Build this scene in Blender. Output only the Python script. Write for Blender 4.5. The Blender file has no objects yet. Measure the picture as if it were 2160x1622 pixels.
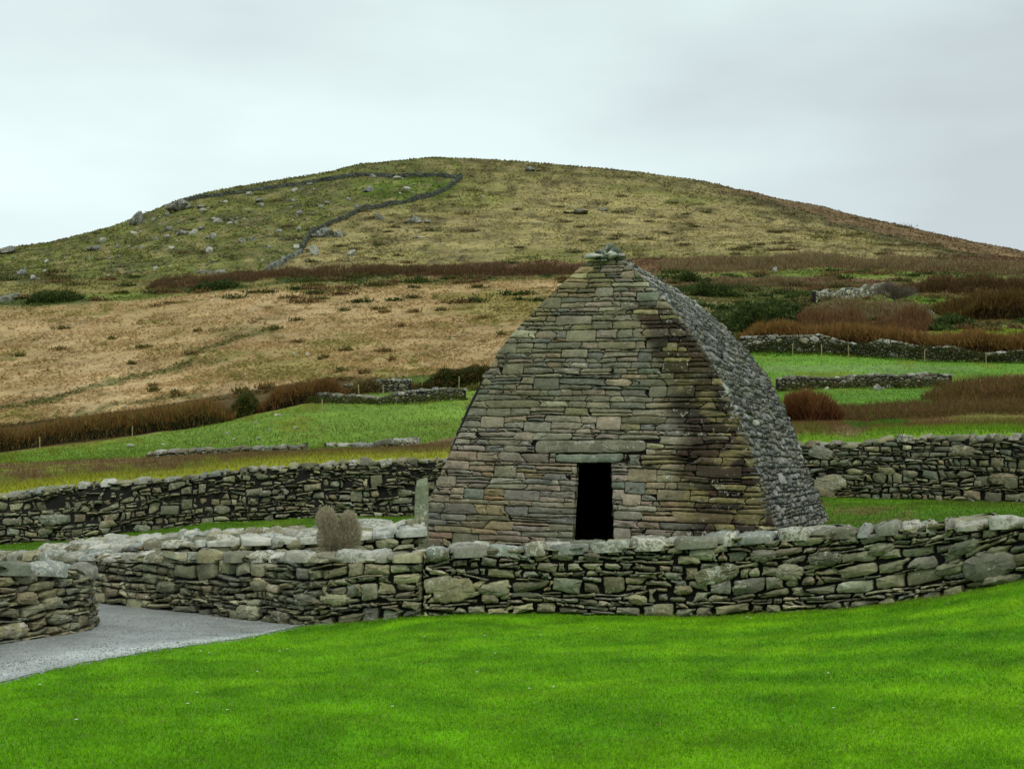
import bpy, math, random
import numpy as np
random.seed(7); RNG = np.random.default_rng(7)
R = math.radians
S = bpy.context.scene
COL = S.collection

# ------------------------------------------------------------------ camera
F = 2700.0; CX = 1080.0; HZ = 1000.0; ZC = 1.7      # focal length (px of a 2160 px wide picture), optical centre, eye height
cam_d = bpy.data.cameras.new("camera"); cam = bpy.data.objects.new("camera", cam_d); COL.objects.link(cam)
cam.location = (0, 0, ZC); cam.rotation_euler = (R(90), 0, 0)
cam_d.lens = 36*F/2160; cam_d.sensor_width = 36; cam_d.shift_y = (HZ-811)/2160
cam_d.clip_start = 0.1; cam_d.clip_end = 12000
S.camera = cam

# ------------------------------------------------------------------ world, sun, exposure
SUN_EL, SUN_AZ = 52, 150                     # azimuth clockwise from +Y: high, behind the camera and to the right
w = bpy.data.worlds.new("World"); S.world = w; w.use_nodes = True
nt = w.node_tree; nt.nodes.clear()
def wn(t, **k):
    n = nt.nodes.new(t)
    for a, b in k.items(): setattr(n, a, b)
    return n
out = wn('ShaderNodeOutputWorld'); bg = wn('ShaderNodeBackground')
sky = wn('ShaderNodeTexSky', sky_type='NISHITA', sun_disc=False, sun_elevation=R(SUN_EL), sun_rotation=R(SUN_AZ))
skm = wn('ShaderNodeVectorMath', operation='SCALE'); skm.inputs['Scale'].default_value = 0.1
nt.links.new(sky.outputs[0], skm.inputs[0])
tc = wn('ShaderNodeTexCoord'); mp = wn('ShaderNodeMapping'); mp.inputs['Scale'].default_value = (1.0, 1.0, 3.2)
mp.inputs['Location'].default_value = (0.35, 0.2, 0.1)
nt.links.new(tc.outputs['Generated'], mp.inputs[0])
no = wn('ShaderNodeTexNoise'); no.inputs['Scale'].default_value = 1.9; no.inputs['Detail'].default_value = 5; no.inputs['Roughness'].default_value = 0.45
nt.links.new(mp.outputs[0], no.inputs['Vector'])
rp = wn('ShaderNodeValToRGB')
rp.color_ramp.elements[0].position = 0.36; rp.color_ramp.elements[0].color = (0.585, 0.655, 0.68, 1)
rp.color_ramp.elements[1].position = 0.62; rp.color_ramp.elements[1].color = (0.80, 0.94, 0.925, 1)
nt.links.new(no.outputs['Fac'], rp.inputs[0])
# brighter cloud low over the hill and to the left
sp = wn('ShaderNodeSeparateXYZ'); nt.links.new(tc.outputs['Generated'], sp.inputs[0])
mr = wn('ShaderNodeMapRange'); mr.inputs['From Min'].default_value = 0.12; mr.inputs['From Max'].default_value = 0.42
mr.inputs['To Min'].default_value = 1.16; mr.inputs['To Max'].default_value = 0.98
nt.links.new(sp.outputs['Z'], mr.inputs['Value'])
mr2 = wn('ShaderNodeMapRange'); mr2.inputs['From Min'].default_value = -0.4; mr2.inputs['From Max'].default_value = 0.4
mr2.inputs['To Min'].default_value = 1.05; mr2.inputs['To Max'].default_value = 0.93
nt.links.new(sp.outputs['X'], mr2.inputs['Value'])
mu = wn('ShaderNodeMath', operation='MULTIPLY'); nt.links.new(mr.outputs[0], mu.inputs[0]); nt.links.new(mr2.outputs[0], mu.inputs[1])
sc = wn('ShaderNodeVectorMath', operation='SCALE'); nt.links.new(rp.outputs[0], sc.inputs[0]); nt.links.new(mu.outputs[0], sc.inputs['Scale'])
mx = wn('ShaderNodeMix', data_type='RGBA'); mx.inputs[0].default_value = 0.93
nt.links.new(skm.outputs[0], mx.inputs[6]); nt.links.new(sc.outputs[0], mx.inputs[7])
nt.links.new(mx.outputs[2], bg.inputs[0]); bg.inputs[1].default_value = 1.0
nt.links.new(bg.outputs[0], out.inputs[0])
sd = bpy.data.lights.new("sun", 'SUN'); sun = bpy.data.objects.new("sun", sd); COL.objects.link(sun)
sd.energy = 1.3; sd.angle = R(12); sd.color = (1.0, 0.94, 0.84)
sun.rotation_euler = (R(90-SUN_EL), 0, R(180-SUN_AZ)); sun.location = (20, -20, 60)
S.view_settings.view_transform = 'Standard'; S.view_settings.look = 'None'
S.view_settings.exposure = 0; S.view_settings.gamma = 1
S.render.engine = 'CYCLES'; S.render.resolution_x = 1024; S.render.resolution_y = 768

# ------------------------------------------------------------------ helpers
def lin(c):
    return np.array([(v/255/12.92 if v/255 <= 0.04045 else ((v/255+0.055)/1.055)**2.4) for v in c])
def hash2(ix, iy, seed):
    h = (ix.astype(np.int64)*374761393 + iy.astype(np.int64)*668265263 + seed*1442695041) & 0x7fffffff
    h = ((h ^ (h >> 13))*1274126177) & 0x7fffffff
    return ((h ^ (h >> 16)) & 0xffff)/65535.0
def vnoise(x, y, seed=0):
    x = np.asarray(x, float); y = np.asarray(y, float)
    ix = np.floor(x); iy = np.floor(y); fx = x-ix; fy = y-iy
    fx = fx*fx*(3-2*fx); fy = fy*fy*(3-2*fy)
    a = hash2(ix, iy, seed); b = hash2(ix+1, iy, seed); c = hash2(ix, iy+1, seed); d = hash2(ix+1, iy+1, seed)
    return (a*(1-fx)+b*fx)*(1-fy)+(c*(1-fx)+d*fx)*fy
def fbm(x, y, seed=0, o=4):
    s = 0; a = 0.5; t = 0
    for k in range(o):
        s = s+a*vnoise(x*2**k+17.3*k, y*2**k-9.1*k, seed+k); t += a; a *= 0.55
    return s/t          # 0..1
def sstep(a, b, x):
    t = np.clip((x-a)/(b-a), 0, 1); return t*t*(3-2*t)
def curve(pts):
    xs = [p[0] for p in pts]; ys = [p[1] for p in pts]
    return lambda x: np.interp(x, xs, ys)

def tag(o, label=None, cat=None, group=None, kind=None):
    if label: o['label'] = label
    if cat: o['category'] = cat
    if group: o['group'] = group
    if kind: o['kind'] = kind
    return o
def empty(name, loc):
    o = bpy.data.objects.new(name, None); COL.objects.link(o); o.location = loc; o.empty_display_size = 0.3
    return o

class MB:
    """collects vertices, polygons and a colour per vertex; build() links ONE mesh object"""
    def __init__(s): s.v = []; s.c = []; s.n = 0; s.fl = []; s.ft = []; s.sm = []
    def add(s, v, faces_flat, totals, col):
        v = np.asarray(v, float); s.v.append(v)
        c = np.asarray(col, float)
        if c.ndim == 1: c = np.tile(c, (len(v), 1))
        if c.shape[1] == 3: c = np.hstack([c, np.zeros((len(c), 1))])
        s.c.append(c); s.fl.append(np.asarray(faces_flat, np.int64)+s.n); s.ft.append(np.asarray(totals, np.int64)); s.n += len(v)
    def build(s, name, mat, parent=None, origin=None, smooth=True):
        v = np.vstack(s.v); c = np.vstack(s.c); fl = np.concatenate(s.fl); ft = np.concatenate(s.ft)
        o0 = np.array(parent.location) if parent is not None else (np.array(origin) if origin is not None else np.zeros(3))
        if parent is not None and parent.parent is not None: o0 = o0+np.array(parent.parent.location)
        v = v-o0
        me = bpy.data.meshes.new(name)
        me.vertices.add(len(v)); me.vertices.foreach_set('co', v.ravel())
        me.loops.add(len(fl)); me.loops.foreach_set('vertex_index', fl.astype(np.int32))
        me.polygons.add(len(ft)); st = np.concatenate([[0], np.cumsum(ft)[:-1]])
        me.polygons.foreach_set('loop_start', st.astype(np.int32)); me.polygons.foreach_set('loop_total', ft.astype(np.int32))
        me.polygons.foreach_set('use_smooth', np.full(len(ft), smooth))
        me.update(calc_edges=True); me.validate()
        a = me.color_attributes.new('Col', 'FLOAT_COLOR', 'POINT'); a.data.foreach_set('color', c.ravel())
        me.materials.append(mat)
        o = bpy.data.objects.new(name, me); COL.objects.link(o)
        if parent is not None: o.parent = parent
        elif origin is not None: o.location = origin
        return o

# ------------------------------------------------------------------ materials
def mat_base(name):
    m = bpy.data.materials.new(name); m.use_nodes = True; t = m.node_tree
    return m, t, t.nodes['Principled BSDF']
def noise_node(t, scale, detail, rough, vec, dist=0.0):
    n = t.nodes.new('ShaderNodeTexNoise'); n.inputs['Scale'].default_value = scale
    n.inputs['Detail'].default_value = detail; n.inputs['Roughness'].default_value = rough; n.inputs['Distortion'].default_value = dist
    t.links.new(vec, n.inputs['Vector']); return n
def ramp(t, fac, pts):
    r = t.nodes.new('ShaderNodeValToRGB'); e = r.color_ramp.elements
    while len(e) < len(pts): e.new(0.5)
    for i, (p, c) in enumerate(pts):
        e[i].position = p; e[i].color = (c, c, c, 1) if isinstance(c, (int, float)) else (*c, 1)
    t.links.new(fac, r.inputs[0]); return r
def mixc(t, mode, fac, a, b):
    m = t.nodes.new('ShaderNodeMix'); m.data_type = 'RGBA'; m.blend_type = mode
    for sock, val in ((m.inputs[0], fac), (m.inputs[6], a), (m.inputs[7], b)):
        if isinstance(val, bpy.types.NodeSocket): t.links.new(val, sock)
        elif isinstance(val, (int, float)): sock.default_value = val
        else: sock.default_value = (*val, 1)
    return m.outputs[2]
def mathn(t, op, a, b, clamp=False):
    m = t.nodes.new('ShaderNodeMath'); m.operation = op; m.use_clamp = clamp
    for sock, val in ((m.inputs[0], a), (m.inputs[1], b)):
        if isinstance(val, bpy.types.NodeSocket): t.links.new(val, sock)
        else: sock.default_value = val
    return m.outputs[0]
def bump(t, h, strength, dist, bsdf):
    b = t.nodes.new('ShaderNodeBump'); b.inputs['Strength'].default_value = strength; b.inputs['Distance'].default_value = dist
    t.links.new(h, b.inputs['Height']); t.links.new(b.outputs[0], bsdf.inputs['Normal'])

def stone_material(name, scale=1.0, spots=0.5):
    m, t, b = mat_base(name)
    at = t.nodes.new('ShaderNodeAttribute'); at.attribute_name = 'Col'
    geo = t.nodes.new('ShaderNodeNewGeometry'); P = geo.outputs['Position']
    n1 = noise_node(t, 3.2*scale, 9, 0.68, P, 0.3); n2 = noise_node(t, 24*scale, 6, 0.7, P); n3 = noise_node(t, 1.1*scale, 3, 0.5, P)
    v = ramp(t, n1.outputs['Fac'], [(0.30, 0.62), (0.5, 0.98), (0.70, 1.42)])
    c = mixc(t, 'MULTIPLY', 1.0, at.outputs['Color'], v.outputs[0])
    v2 = ramp(t, n2.outputs['Fac'], [(0.3, 0.66), (0.7, 1.32)])
    c = mixc(t, 'MULTIPLY', 0.85, c, v2.outputs[0])
    # mossy olive staining
    ms = ramp(t, n3.outputs['Fac'], [(0.5, 0.0), (0.68, 0.28)])
    c = mixc(t, 'MIX', ms.outputs[0], c, (0.085, 0.088, 0.022))
    # rough lichen: many crusty spots, density set by the stone (alpha)
    l1 = noise_node(t, 11*scale, 5, 0.65, P, 0.6); l2 = noise_node(t, 44*scale, 3, 0.6, P)
    a = mathn(t, 'MULTIPLY', l1.outputs['Fac'], 0.62); a2 = mathn(t, 'MULTIPLY', l2.outputs['Fac'], 0.38)
    a = mathn(t, 'ADD', a, a2)
    thr = mathn(t, 'MULTIPLY', at.outputs['Alpha'], 0.26)
    a = mathn(t, 'ADD', a, thr)
    lm = ramp(t, a, [(0.625, 0.0), (0.68, spots)])
    lc = ramp(t, n1.outputs['Fac'], [(0.35, (0.40, 0.40, 0.32)), (0.6, (0.60, 0.60, 0.52))])
    c = mixc(t, 'MIX', lm.outputs[0], c, lc.outputs[0])
    t.links.new(c, b.inputs['Base Color'])
    b.inputs['Roughness'].default_value = 0.78; b.inputs['Specular IOR Level'].default_value = 0.3
    hh = mathn(t, 'ADD', n1.outputs['Fac'], mathn(t, 'MULTIPLY', n2.outputs['Fac'], 0.35))
    bump(t, hh, 0.75, 0.03/scale, b)
    return m
M_STONE = stone_material('stone', 1.0, 0.85)
M_STONE_FAR = stone_material('far_stone', 0.25, 0.7)
def flat_material(name, col, rough=0.9):
    m, t, b = mat_base(name)
    geo = t.nodes.new('ShaderNodeNewGeometry'); n = noise_node(t, 6, 6, 0.6, geo.outputs['Position'])
    v = ramp(t, n.outputs['Fac'], [(0.3, 0.6), (0.7, 1.3)])
    t.links.new(mixc(t, 'MULTIPLY', 1.0, col, v.outputs[0]), b.inputs['Base Color']); b.inputs['Roughness'].default_value = rough
    return m
M_CORE = flat_material('earth_core', (0.008, 0.007, 0.005))
def leaf_material(name, trans=0.25):
    m, t, b = mat_base(name)
    at = t.nodes.new('ShaderNodeAttribute'); at.attribute_name = 'Col'
    t.links.new(at.outputs['Color'], b.inputs['Base Color']); b.inputs['Roughness'].default_value = 0.7
    b.inputs['Specular IOR Level'].default_value = 0.15
    tr = t.nodes.new('ShaderNodeBsdfTranslucent'); t.links.new(at.outputs['Color'], tr.inputs[0])
    ms = t.nodes.new('ShaderNodeMixShader'); ms.inputs[0].default_value = trans
    t.links.new(b.outputs[0], ms.inputs[1]); t.links.new(tr.outputs[0], ms.inputs[2])
    t.links.new(ms.outputs[0], t.nodes['Material Output'].inputs['Surface'])
    return m
M_LEAF = leaf_material('foliage'); M_GRASS = leaf_material('grass_blades', 0.35)
def ground_material(name, s1, s2, bumpd, lo=0.62, hi=1.4, speck=None):
    m, t, b = mat_base(name)
    at = t.nodes.new('ShaderNodeAttribute'); at.attribute_name = 'Col'
    geo = t.nodes.new('ShaderNodeNewGeometry'); P = geo.outputs['Position']
    n1 = noise_node(t, s1, 10, 0.62, P, 0.2); n2 = noise_node(t, s2, 8, 0.7, P)
    v = ramp(t, n1.outputs['Fac'], [(0.32, lo), (0.5, 1.0), (0.68, hi)])
    c = mixc(t, 'MULTIPLY', 1.0, at.outputs['Color'], v.outputs[0])
    v2 = ramp(t, n2.outputs['Fac'], [(0.33, lo), (0.67, hi)])
    c = mixc(t, 'MULTIPLY', 0.9, c, v2.outputs[0])
    if speck:
        n3 = noise_node(t, speck[0], 2, 0.5, P); r3 = ramp(t, n3.outputs['Fac'], [(speck[1], 0.0), (speck[1]+0.05, 1.0)])
        c = mixc(t, 'MIX', r3.outputs[0], c, speck[2])
    t.links.new(c, b.inputs['Base Color']); b.inputs['Roughness'].default_value = 0.9; b.inputs['Specular IOR Level'].default_value = 0.1
    hh = mathn(t, 'ADD', n1.outputs['Fac'], mathn(t, 'MULTIPLY', n2.outputs['Fac'], 0.3))
    bump(t, hh, 0.9, bumpd, b)
    return m, t, b
M_LAWN, _, _ = ground_material('lawn_turf', 1.6, 30, 0.03)
M_TURF, _, _ = ground_material('enclosure_turf', 1.2, 14, 0.05, 0.6, 1.4)
M_FIELD, _, _ = ground_material('field_turf', 0.12, 1.4, 0.35, 0.72, 1.3)
M_HILL, _, _ = ground_material('hill_turf', 0.06, 0.5, 1.1, 0.62, 1.42)
M_PATH, tp, bp = ground_material('gravel', 3, 30, 0.02, 0.78, 1.24, speck=(22, 0.68, (0.13, 0.13, 0.12)))
bp.inputs['Roughness'].default_value = 0.55; bp.inputs['Specular IOR Level'].default_value = 0.4

# ------------------------------------------------------------------ terrain: depth lines with their heights
yF = curve([(-500, 22), (-300, 21), (0, 19.6), (210, 18.3), (480, 17.0), (700, 16.2), (890, 15.9), (1080, 15.9), (1400, 15.8), (1700, 15.4), (2000, 14.6), (2160, 14.0), (2460, 12.8), (2700, 12)])
rF = curve([(-500, 1262), (-300, 1265), (0, 1268), (210, 1275), (480, 1305), (620, 1320), (700, 1318), (800, 1310), (900, 1300), (1000, 1296), (1500, 1298), (1800, 1280), (2000, 1255), (2160, 1225), (2460, 1175), (2700, 1150)])
yB = curve([(-500, 33), (0, 33), (650, 34), (1000, 34), (1700, 31), (2160, 28.5), (2460, 27), (2700, 26)])
rB = curve([(-500, 1168), (0, 1150), (150, 1140), (330, 1118), (450, 1103), (650, 1093), (880, 1088), (1300, 1072), (1700, 1047), (1800, 1050), (2160, 1060), (2500, 1066)])
rBt = curve([(-500, 1075), (-300, 1062), (0, 1042), (130, 1024), (280, 1012), (400, 1003), (500, 987), (600, 980), (720, 972), (900, 968), (1000, 962), (1300, 950), (1650, 938), (1700, 930), (1800, 934), (1850, 922), (2000, 918), (2160, 917), (2460, 905)])
def zr(row, y): return (HZ-row)*y/F
lines = []      # each: (y(px), z_rel_camera(px))
c0 = lambda v: (lambda px: np.full_like(np.asarray(px, float), v))
lines.append((c0(0.0), c0(-1.66)))
lines.append((c0(4.0), c0(-1.67)))
lines.append((c0(7.4), curve([(0, -1.72), (1080, -1.70), (2160, -1.60)])))
lines.append((c0(10.5), curve([(0, -1.79), (1080, -1.74), (1700, -1.66), (2160, -1.42), (2500, -1.3)])))
lines.append((yF, lambda px: zr(rF(px), yF(px))))
lines.append((lambda px: yF(px)+0.75, curve([(-500, -1.92), (210, -1.86), (700, -1.75), (900, -1.45), (1700, -1.32), (2160, -0.95), (2700, -0.8)])))
lines.append((lambda px: (yF(px)+yB(px))/2-3.5, curve([(-500, -1.9), (0, -1.86), (500, -1.60), (880, -1.28), (1640, -1.17), (2160, -0.86), (2700, -0.75)])))
lines.append((yB, lambda px: zr(rB(px), yB(px))))
lines.append((lambda px: yB(px)+0.5, lambda px: zr(rB(px), yB(px)+.3)+.25))
lines.append((lambda px: yB(px)+1.3, lambda px: zr(rBt(px)-1, yB(px)+1.3)))
rT2 = curve([(-500, 1045), (0, 1022), (300, 992), (500, 968), (700, 957), (930, 947), (1300, 930), (1700, 903), (1850, 908), (2160, 904), (2500, 895)])
lines.append((lambda px: yB(px)+6, lambda px: zr(rT2(px), yB(px)+6)))
r3 = curve([(-500, 1010), (0, 983), (300, 966), (650, 948), (930, 938), (1300, 920), (1700, 890), (2160, 885)])
lines.append((c0(58.0), lambda px: zr(r3(px), 58.0)))
r4 = curve([(-500, 1000), (0, 957), (300, 920), (500, 884), (650, 852), (800, 848), (990, 840), (1300, 832), (1640, 828), (2000, 815), (2160, 812)])
lines.append((c0(95.0), lambda px: zr(r4(px), 95.0)))
r5 = curve([(-500, 930), (0, 905), (300, 870), (500, 836), (700, 805), (1000, 785), (1300, 768), (1600, 745), (1800, 748), (2160, 758)])
lines.append((c0(120.0), lambda px: zr(r5(px), 120.0)))
r6 = curve([(-500, 690), (0, 645), (300, 628), (600, 602), (1000, 592), (1300, 585), (1500, 590), (1700, 590), (2160, 600)])
lines.append((c0(270.0), lambda px: zr(r6(px), 270.0)))
r7 = curve([(-500, 640), (0, 605), (300, 590), (600, 572), (1000, 560), (1400, 548), (1700, 540), (2160, 558), (2700, 590)])
lines.append((c0(310.0), lambda px: zr(r7(px), 310.0)))
r9 = curve([(-800, 640), (-400, 590), (0, 531), (50, 523), (100, 516), (200, 492), (270, 471), (300, 458), (340, 440), (380, 424), (450, 408), (550, 393), (640, 378), (700, 366), (760, 350), (850, 341), (920, 336), (1000, 339), (1100, 346), (1300, 363), (1450, 383), (1550, 403), (1650, 426), (1800, 459), (1950, 493), (2050, 517), (2120, 532), (2160, 541), (2400, 575), (2800, 620), (3600, 700)])
r8 = lambda px: r7(px)*0.42+r9(px)*0.58
lines.append((lambda px: 310+0.5*(y9(px)-310), lambda px: zr(r8(px), 310+0.5*(y9(px)-310))))
y9 = curve([(-500, 520), (0, 560), (900, 620), (1500, 600), (2160, 520), (2700, 480)])
lines.append((y9, lambda px: zr(r9(px), y9(px))))
lines.append((lambda px: y9(px)+20, lambda px: zr(r9(px)+1, y9(px))*(1+10/y9(px))))
lines.append((lambda px: y9(px)+90, lambda px: zr(r9(px), y9(px))-4))
lines.append((c0(1300.0), lambda px: zr(r9(px), y9(px))*0.45))
lines.append((c0(2500.0), c0(-10.0)))
lines.append((c0(7000.0), c0(-40.0)))
subs = [3, 3, 6, 12, 4, 12, 16, 2, 4, 8, 20, 36, 26, 100, 22, 60, 60, 4, 8, 8, 4, 3]
def knots(px):
    px = np.asarray(px, float)
    return np.stack([l[0](px) for l in lines]), np.stack([l[1](px) for l in lines])
def slopes(Y, Z):
    h = np.diff(Y, axis=0); d = np.diff(Z, axis=0)/h
    m = np.zeros_like(Z); m[0] = d[0]; m[-1] = d[-1]
    a, b = d[:-1], d[1:]; w1 = 2*h[1:]+h[:-1]; w2 = h[1:]+2*h[:-1]
    with np.errstate(divide='ignore', invalid='ignore'):
        hm = (w1+w2)/(w1/a+w2/b)
    m[1:-1] = np.where(a*b > 0, hm, 0)
    return m
def hermite(Y, Z, M, k, t):
    h = Y[k+1]-Y[k]; t2 = t*t; t3 = t2*t
    return (2*t3-3*t2+1)*Z[k]+(t3-2*t2+t)*h*M[k]+(-2*t3+3*t2)*Z[k+1]+(t3-t2)*h*M[k+1]
def relief(x, y):
    d = np.hypot(x, y)
    a = 0.025*sstep(3, 9, d)*(fbm(x*.45, y*.45, 3, 3)-.5)*2
    a = a+0.12*sstep(32, 60, d)*(fbm(x*.25, y*.25, 5, 3)-.5)*2
    a = a+.6*sstep(110, 190, d)*(fbm(x*.045, y*.045, 8, 4)-.5)*2
    a = a+.55*sstep(290, 380, d)*(fbm(x*.10, y*.10, 12, 4)-.5)*2
    a = a+.8*sstep(330, 450, d)*(fbm(x*.028, y*.028, 15, 3)-.5)*2
    return a
def ground_z(px, y):                      # relative to the camera
    px = np.clip(np.atleast_1d(np.asarray(px, float)), -1620, 3780); y = np.atleast_1d(np.asarray(y, float))
    Y, Z = knots(px); M = slopes(Y, Z); out = np.zeros(len(px))
    for i in range(len(px)):
        k = int(np.clip(np.searchsorted(Y[:, i], y[i])-1, 0, len(Y)-2)); t = (y[i]-Y[k, i])/(Y[k+1, i]-Y[k, i])
        out[i] = hermite(Y[:, i:i+1], Z[:, i:i+1], M[:, i:i+1], k, t)[0]
    return out
def gz_xy(x, y):                          # world height of the ground
    x = np.atleast_1d(np.asarray(x, float)); y = np.atleast_1d(np.asarray(y, float))
    return ground_z(CX+F*x/np.maximum(y, .1), y)+relief(x, y)+ZC
def hit(px, row, ymin=5.0, ymax=700.0):   # where the line of sight meets the ground
    ys = np.exp(np.linspace(math.log(ymin), math.log(ymax), 900))
    rr = HZ-F*ground_z(np.full(900, float(px)), ys)/ys
    k = np.argmax(rr <= row)
    if k == 0: k = 899 if rr[0] > row else 1
    t = (rr[k-1]-row)/max(rr[k-1]-rr[k], 1e-6); y = ys[k-1]+(ys[k]-ys[k-1])*min(max(t, 0), 1)
    x = (px-CX)*y/F
    return np.array([x, y, gz_xy(x, y)[0]])
def ptz(px, y, z=None):
    x = (px-CX)*y/F
    return np.array([x, y, gz_xy(x, y)[0] if z is None else z+ZC])

# ---- land cover of the terrain
G = dict(lawn=(0.118, 0.295, 0.003), encl=(0.075, 0.165, 0.008), pasture=(0.160, 0.255, 0.034), olive=(0.20, 0.205, 0.035),
         tan=(0.375, 0.262, 0.120), hill=(0.280, 0.235, 0.092), hillgreen=(0.150, 0.180, 0.030), brown=(0.120, 0.060, 0.030),
         darkgreen=(0.030, 0.052, 0.008), heath=(0.165, 0.095, 0.035), path=(0.27, 0.285, 0.275), moss=(0.16, 0.19, 0.012), straw=(0.30, 0.235, 0.11))
G = {k: np.array(v) for k, v in G.items()}
lawn_edge = curve([(-500, 1600), (-200, 1490), (0, 1443), (100, 1416), (250, 1386), (400, 1362), (500, 1350), (620, 1325), (660, 1316)])
def cover(px, row, y, x):
    n1 = fbm(px/90, row/22, 21, 4)-.5; n2 = fbm(px/25, row/8, 31, 4)-.5; n3 = fbm(x*.35, y*.35, 41, 4)-.5; n4 = fbm(px/300, row/60, 51, 3)-.5
    n5 = fbm(x*.05, y*.05, 61, 4)-.5
    N = len(px); C = np.tile(G['hill'], (N, 1))
    def mix(c, m): C[:] = C*(1-m[:, None])+np.asarray(c)[None]*m[:, None]
    wr = row+n1*26; wp = px+n1*60
    def band(top, bot, s=4): return sstep(0, s, wr-top(px))*sstep(0, s, bot(px)-wr)
    def blob(cx, cy, rx, ry, s=.35):
        d = ((wp-cx)/rx)**2+((row+n1*14-cy)/ry)**2; return 1-sstep(1-s, 1+s, d)
    # hill
    mix(G['hillgreen'], sstep(.0, .16, n4+n1*.5)*.55)
    mix(G['straw'], sstep(.02, .2, -n4+n2*.5)*.45)
    mix((0.10, 0.085, 0.030), sstep(.08, .22, n1+n2*.5)*.6)
    mix((0.115, 0.100, 0.036), (1-sstep(0, 60, row-r9(px)))*.7)
    # green ground inside the hill wall and over the rocky left shoulder
    wl = curve([(0, 640), (565, 570), (635, 530), (660, 490), (700, 470), (760, 447), (870, 425), (940, 400), (975, 376)])
    mL = sstep(0, 6, wl(px)-row)*(px < 975)*sstep(-50, 0, 975-px)
    mix((0.13, 0.135, 0.032), mL*.8); mix((0.075, 0.068, 0.032), mL*sstep(-.03, .1, n1*.6+n2*.7)*.85); mix(G['hillgreen'], mL*sstep(0, .2, n2+.05)*.8)
    mix((0.085, 0.135, 0.012), blob(860, 395, 110, 24)*.8)
    mix((0.07, 0.055, 0.025), mL*sstep(.10, .2, n2)*.4)
    mix((0.085, 0.070, 0.028), sstep(.07, .2, n2)*.6); mix(G['straw'], sstep(.08, .2, -n2)*.4)
    # brown heather along the right skyline
    hb = curve([(1480, 383), (1600, 425), (1750, 468), (1900, 512), (2050, 545), (2160, 560), (2700, 640)])
    mix((0.17, 0.115, 0.055), sstep(-8, 4, hb(px)-wr)*(px > 1450)*sstep(1450, 1600, px))
    mix((0.06, 0.06, 0.02), (1-sstep(2, 9, np.abs(wr-hb(px))))*(px > 1540)*.7)
    # scrub belt under the hill
    mix((0.19, 0.165, 0.05), sstep(-10, 6, row-r7(px)))
    mix(G['brown'], band(curve([(300, 590), (560, 572), (900, 556), (1250, 552), (1400, 545), (1800, 538), (2160, 545)]), curve([(300, 612), (560, 592), (900, 586), (1400, 580), (1700, 566), (2160, 572)]))*sstep(300, 360, px)*.9)
    mix(G['darkgreen'], band(curve([(500, 588), (1150, 572), (1250, 565)]), curve([(500, 606), (700, 600), (1150, 590), (1250, 580)]))*(px < 1240)*(px > 480)*sstep(-.05, .1, n2)*.85)
    for b in [(120, 632, 80, 12), (430, 605, 90, 12), (1430, 580, 60, 12), (60, 640, 60, 8)]: mix(G['darkgreen']*1.3, blob(*b)*.85)
    mix((0.10, 0.16, 0.02), blob(300, 628, 130, 9)*.6)
    # tan bracken field
    rt = curve([(-500, 700), (0, 652), (100, 648), (300, 632), (500, 612), (650, 602), (1000, 597), (1300, 590)])
    tm = sstep(-4, 6, row-rt(px))*(1-sstep(1250, 1330, px))
    mix(G['tan'], tm); mix((0.46, 0.330, 0.170), tm*sstep(-.02, .14, n4+n1*.3)*.7)
    mix((0.26, 0.17, 0.060), tm*sstep(.05, .2, n1*.8+n2*.5)*.75)
    mix((0.22, 0.19, 0.050), tm*sstep(.06, .2, -n4+n2*.4)*.75)
    mix((0.14, 0.12, 0.030), tm*sstep(.17, .26, n2)*.6)
    dl = curve([(-100, 890), (30, 856), (120, 838), (200, 808), (300, 790), (400, 763), (440, 735), (580, 690)])
    mix((0.095, 0.105, 0.022), tm*(1-sstep(2, 9, np.abs(wr-dl(px)+n2*10)))*(px < 590)*sstep(-.25, 0, n1+.15)*.8)
    dl2 = curve([(150, 880), (250, 850), (360, 843), (420, 840)])
    mix((0.095, 0.105, 0.022), tm*(1-sstep(2, 7, np.abs(wr-dl2(px))))*(px < 430)*(px > 150)*.7)
    mix((0.13, 0.12, 0.028), tm*blob(520, 700, 70, 16)*.5)
    # right-hand scrub mosaic
    rm = sstep(1290, 1380, px)*sstep(0, 8, row-curve([(1300, 575), (1700, 562), (2160, 572)])(px))
    mix((0.15, 0.15, 0.042), rm); mix((0.085, 0.105, 0.022), rm*sstep(.0, .15, n1)*.9); mix(G['straw']*.7, rm*sstep(.05, .2, -n2-n1*.4)*.7)
    for b, c in [((1700, 577, 230, 7), (0.15, .20, .035)), ((1560, 592, 330, 9), 'brown'), ((1760, 598, 120, 9), 'brown'), ((2030, 605, 160, 15), 'brown'), ((1950, 632, 90, 9), (.14, .26, .02)),
                 ((2090, 645, 120, 32), (.10, .06, .018)), ((1600, 665, 110, 26), 'darkgreen'), ((1480, 612, 70, 14), 'darkgreen'), ((1800, 655, 130, 14), 'heath'), ((1850, 690, 250, 16), 'heath'), ((2080, 700, 120, 12), (.17, .23, .018)),
                 ((1950, 680, 70, 12), (.10, .15, .02))]:
        mix(G[c] if isinstance(c, str) else c, rm*blob(*b)*.85)
    # pastures
    pl = sstep(-3, 2, row-r4(px)+n2*4)*(px < 1350)
    mix((0.09, 0.06, 0.018), sstep(-3, 3, row-r5(px)+8)*(1-pl)*(px < 1350)*(1-sstep(730, 790, px)))
    mix((0.08, 0.12, 0.015), sstep(-3, 3, row-r5(px))*(1-pl)*(px < 1350)*sstep(730, 790, px))
    mix(G['pasture'], pl)
    mix(G['pasture'], sstep(0, 3, row-curve([(700, 838), (860, 826), (1000, 818), (1300, 810)])(px))*sstep(700, 820, px)*(px < 1350))
    mix(G['moss'], pl*sstep(.02, .14, n1+n2*.5)*(1-sstep(40, 75, row-r4(px)))*.75)
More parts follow.
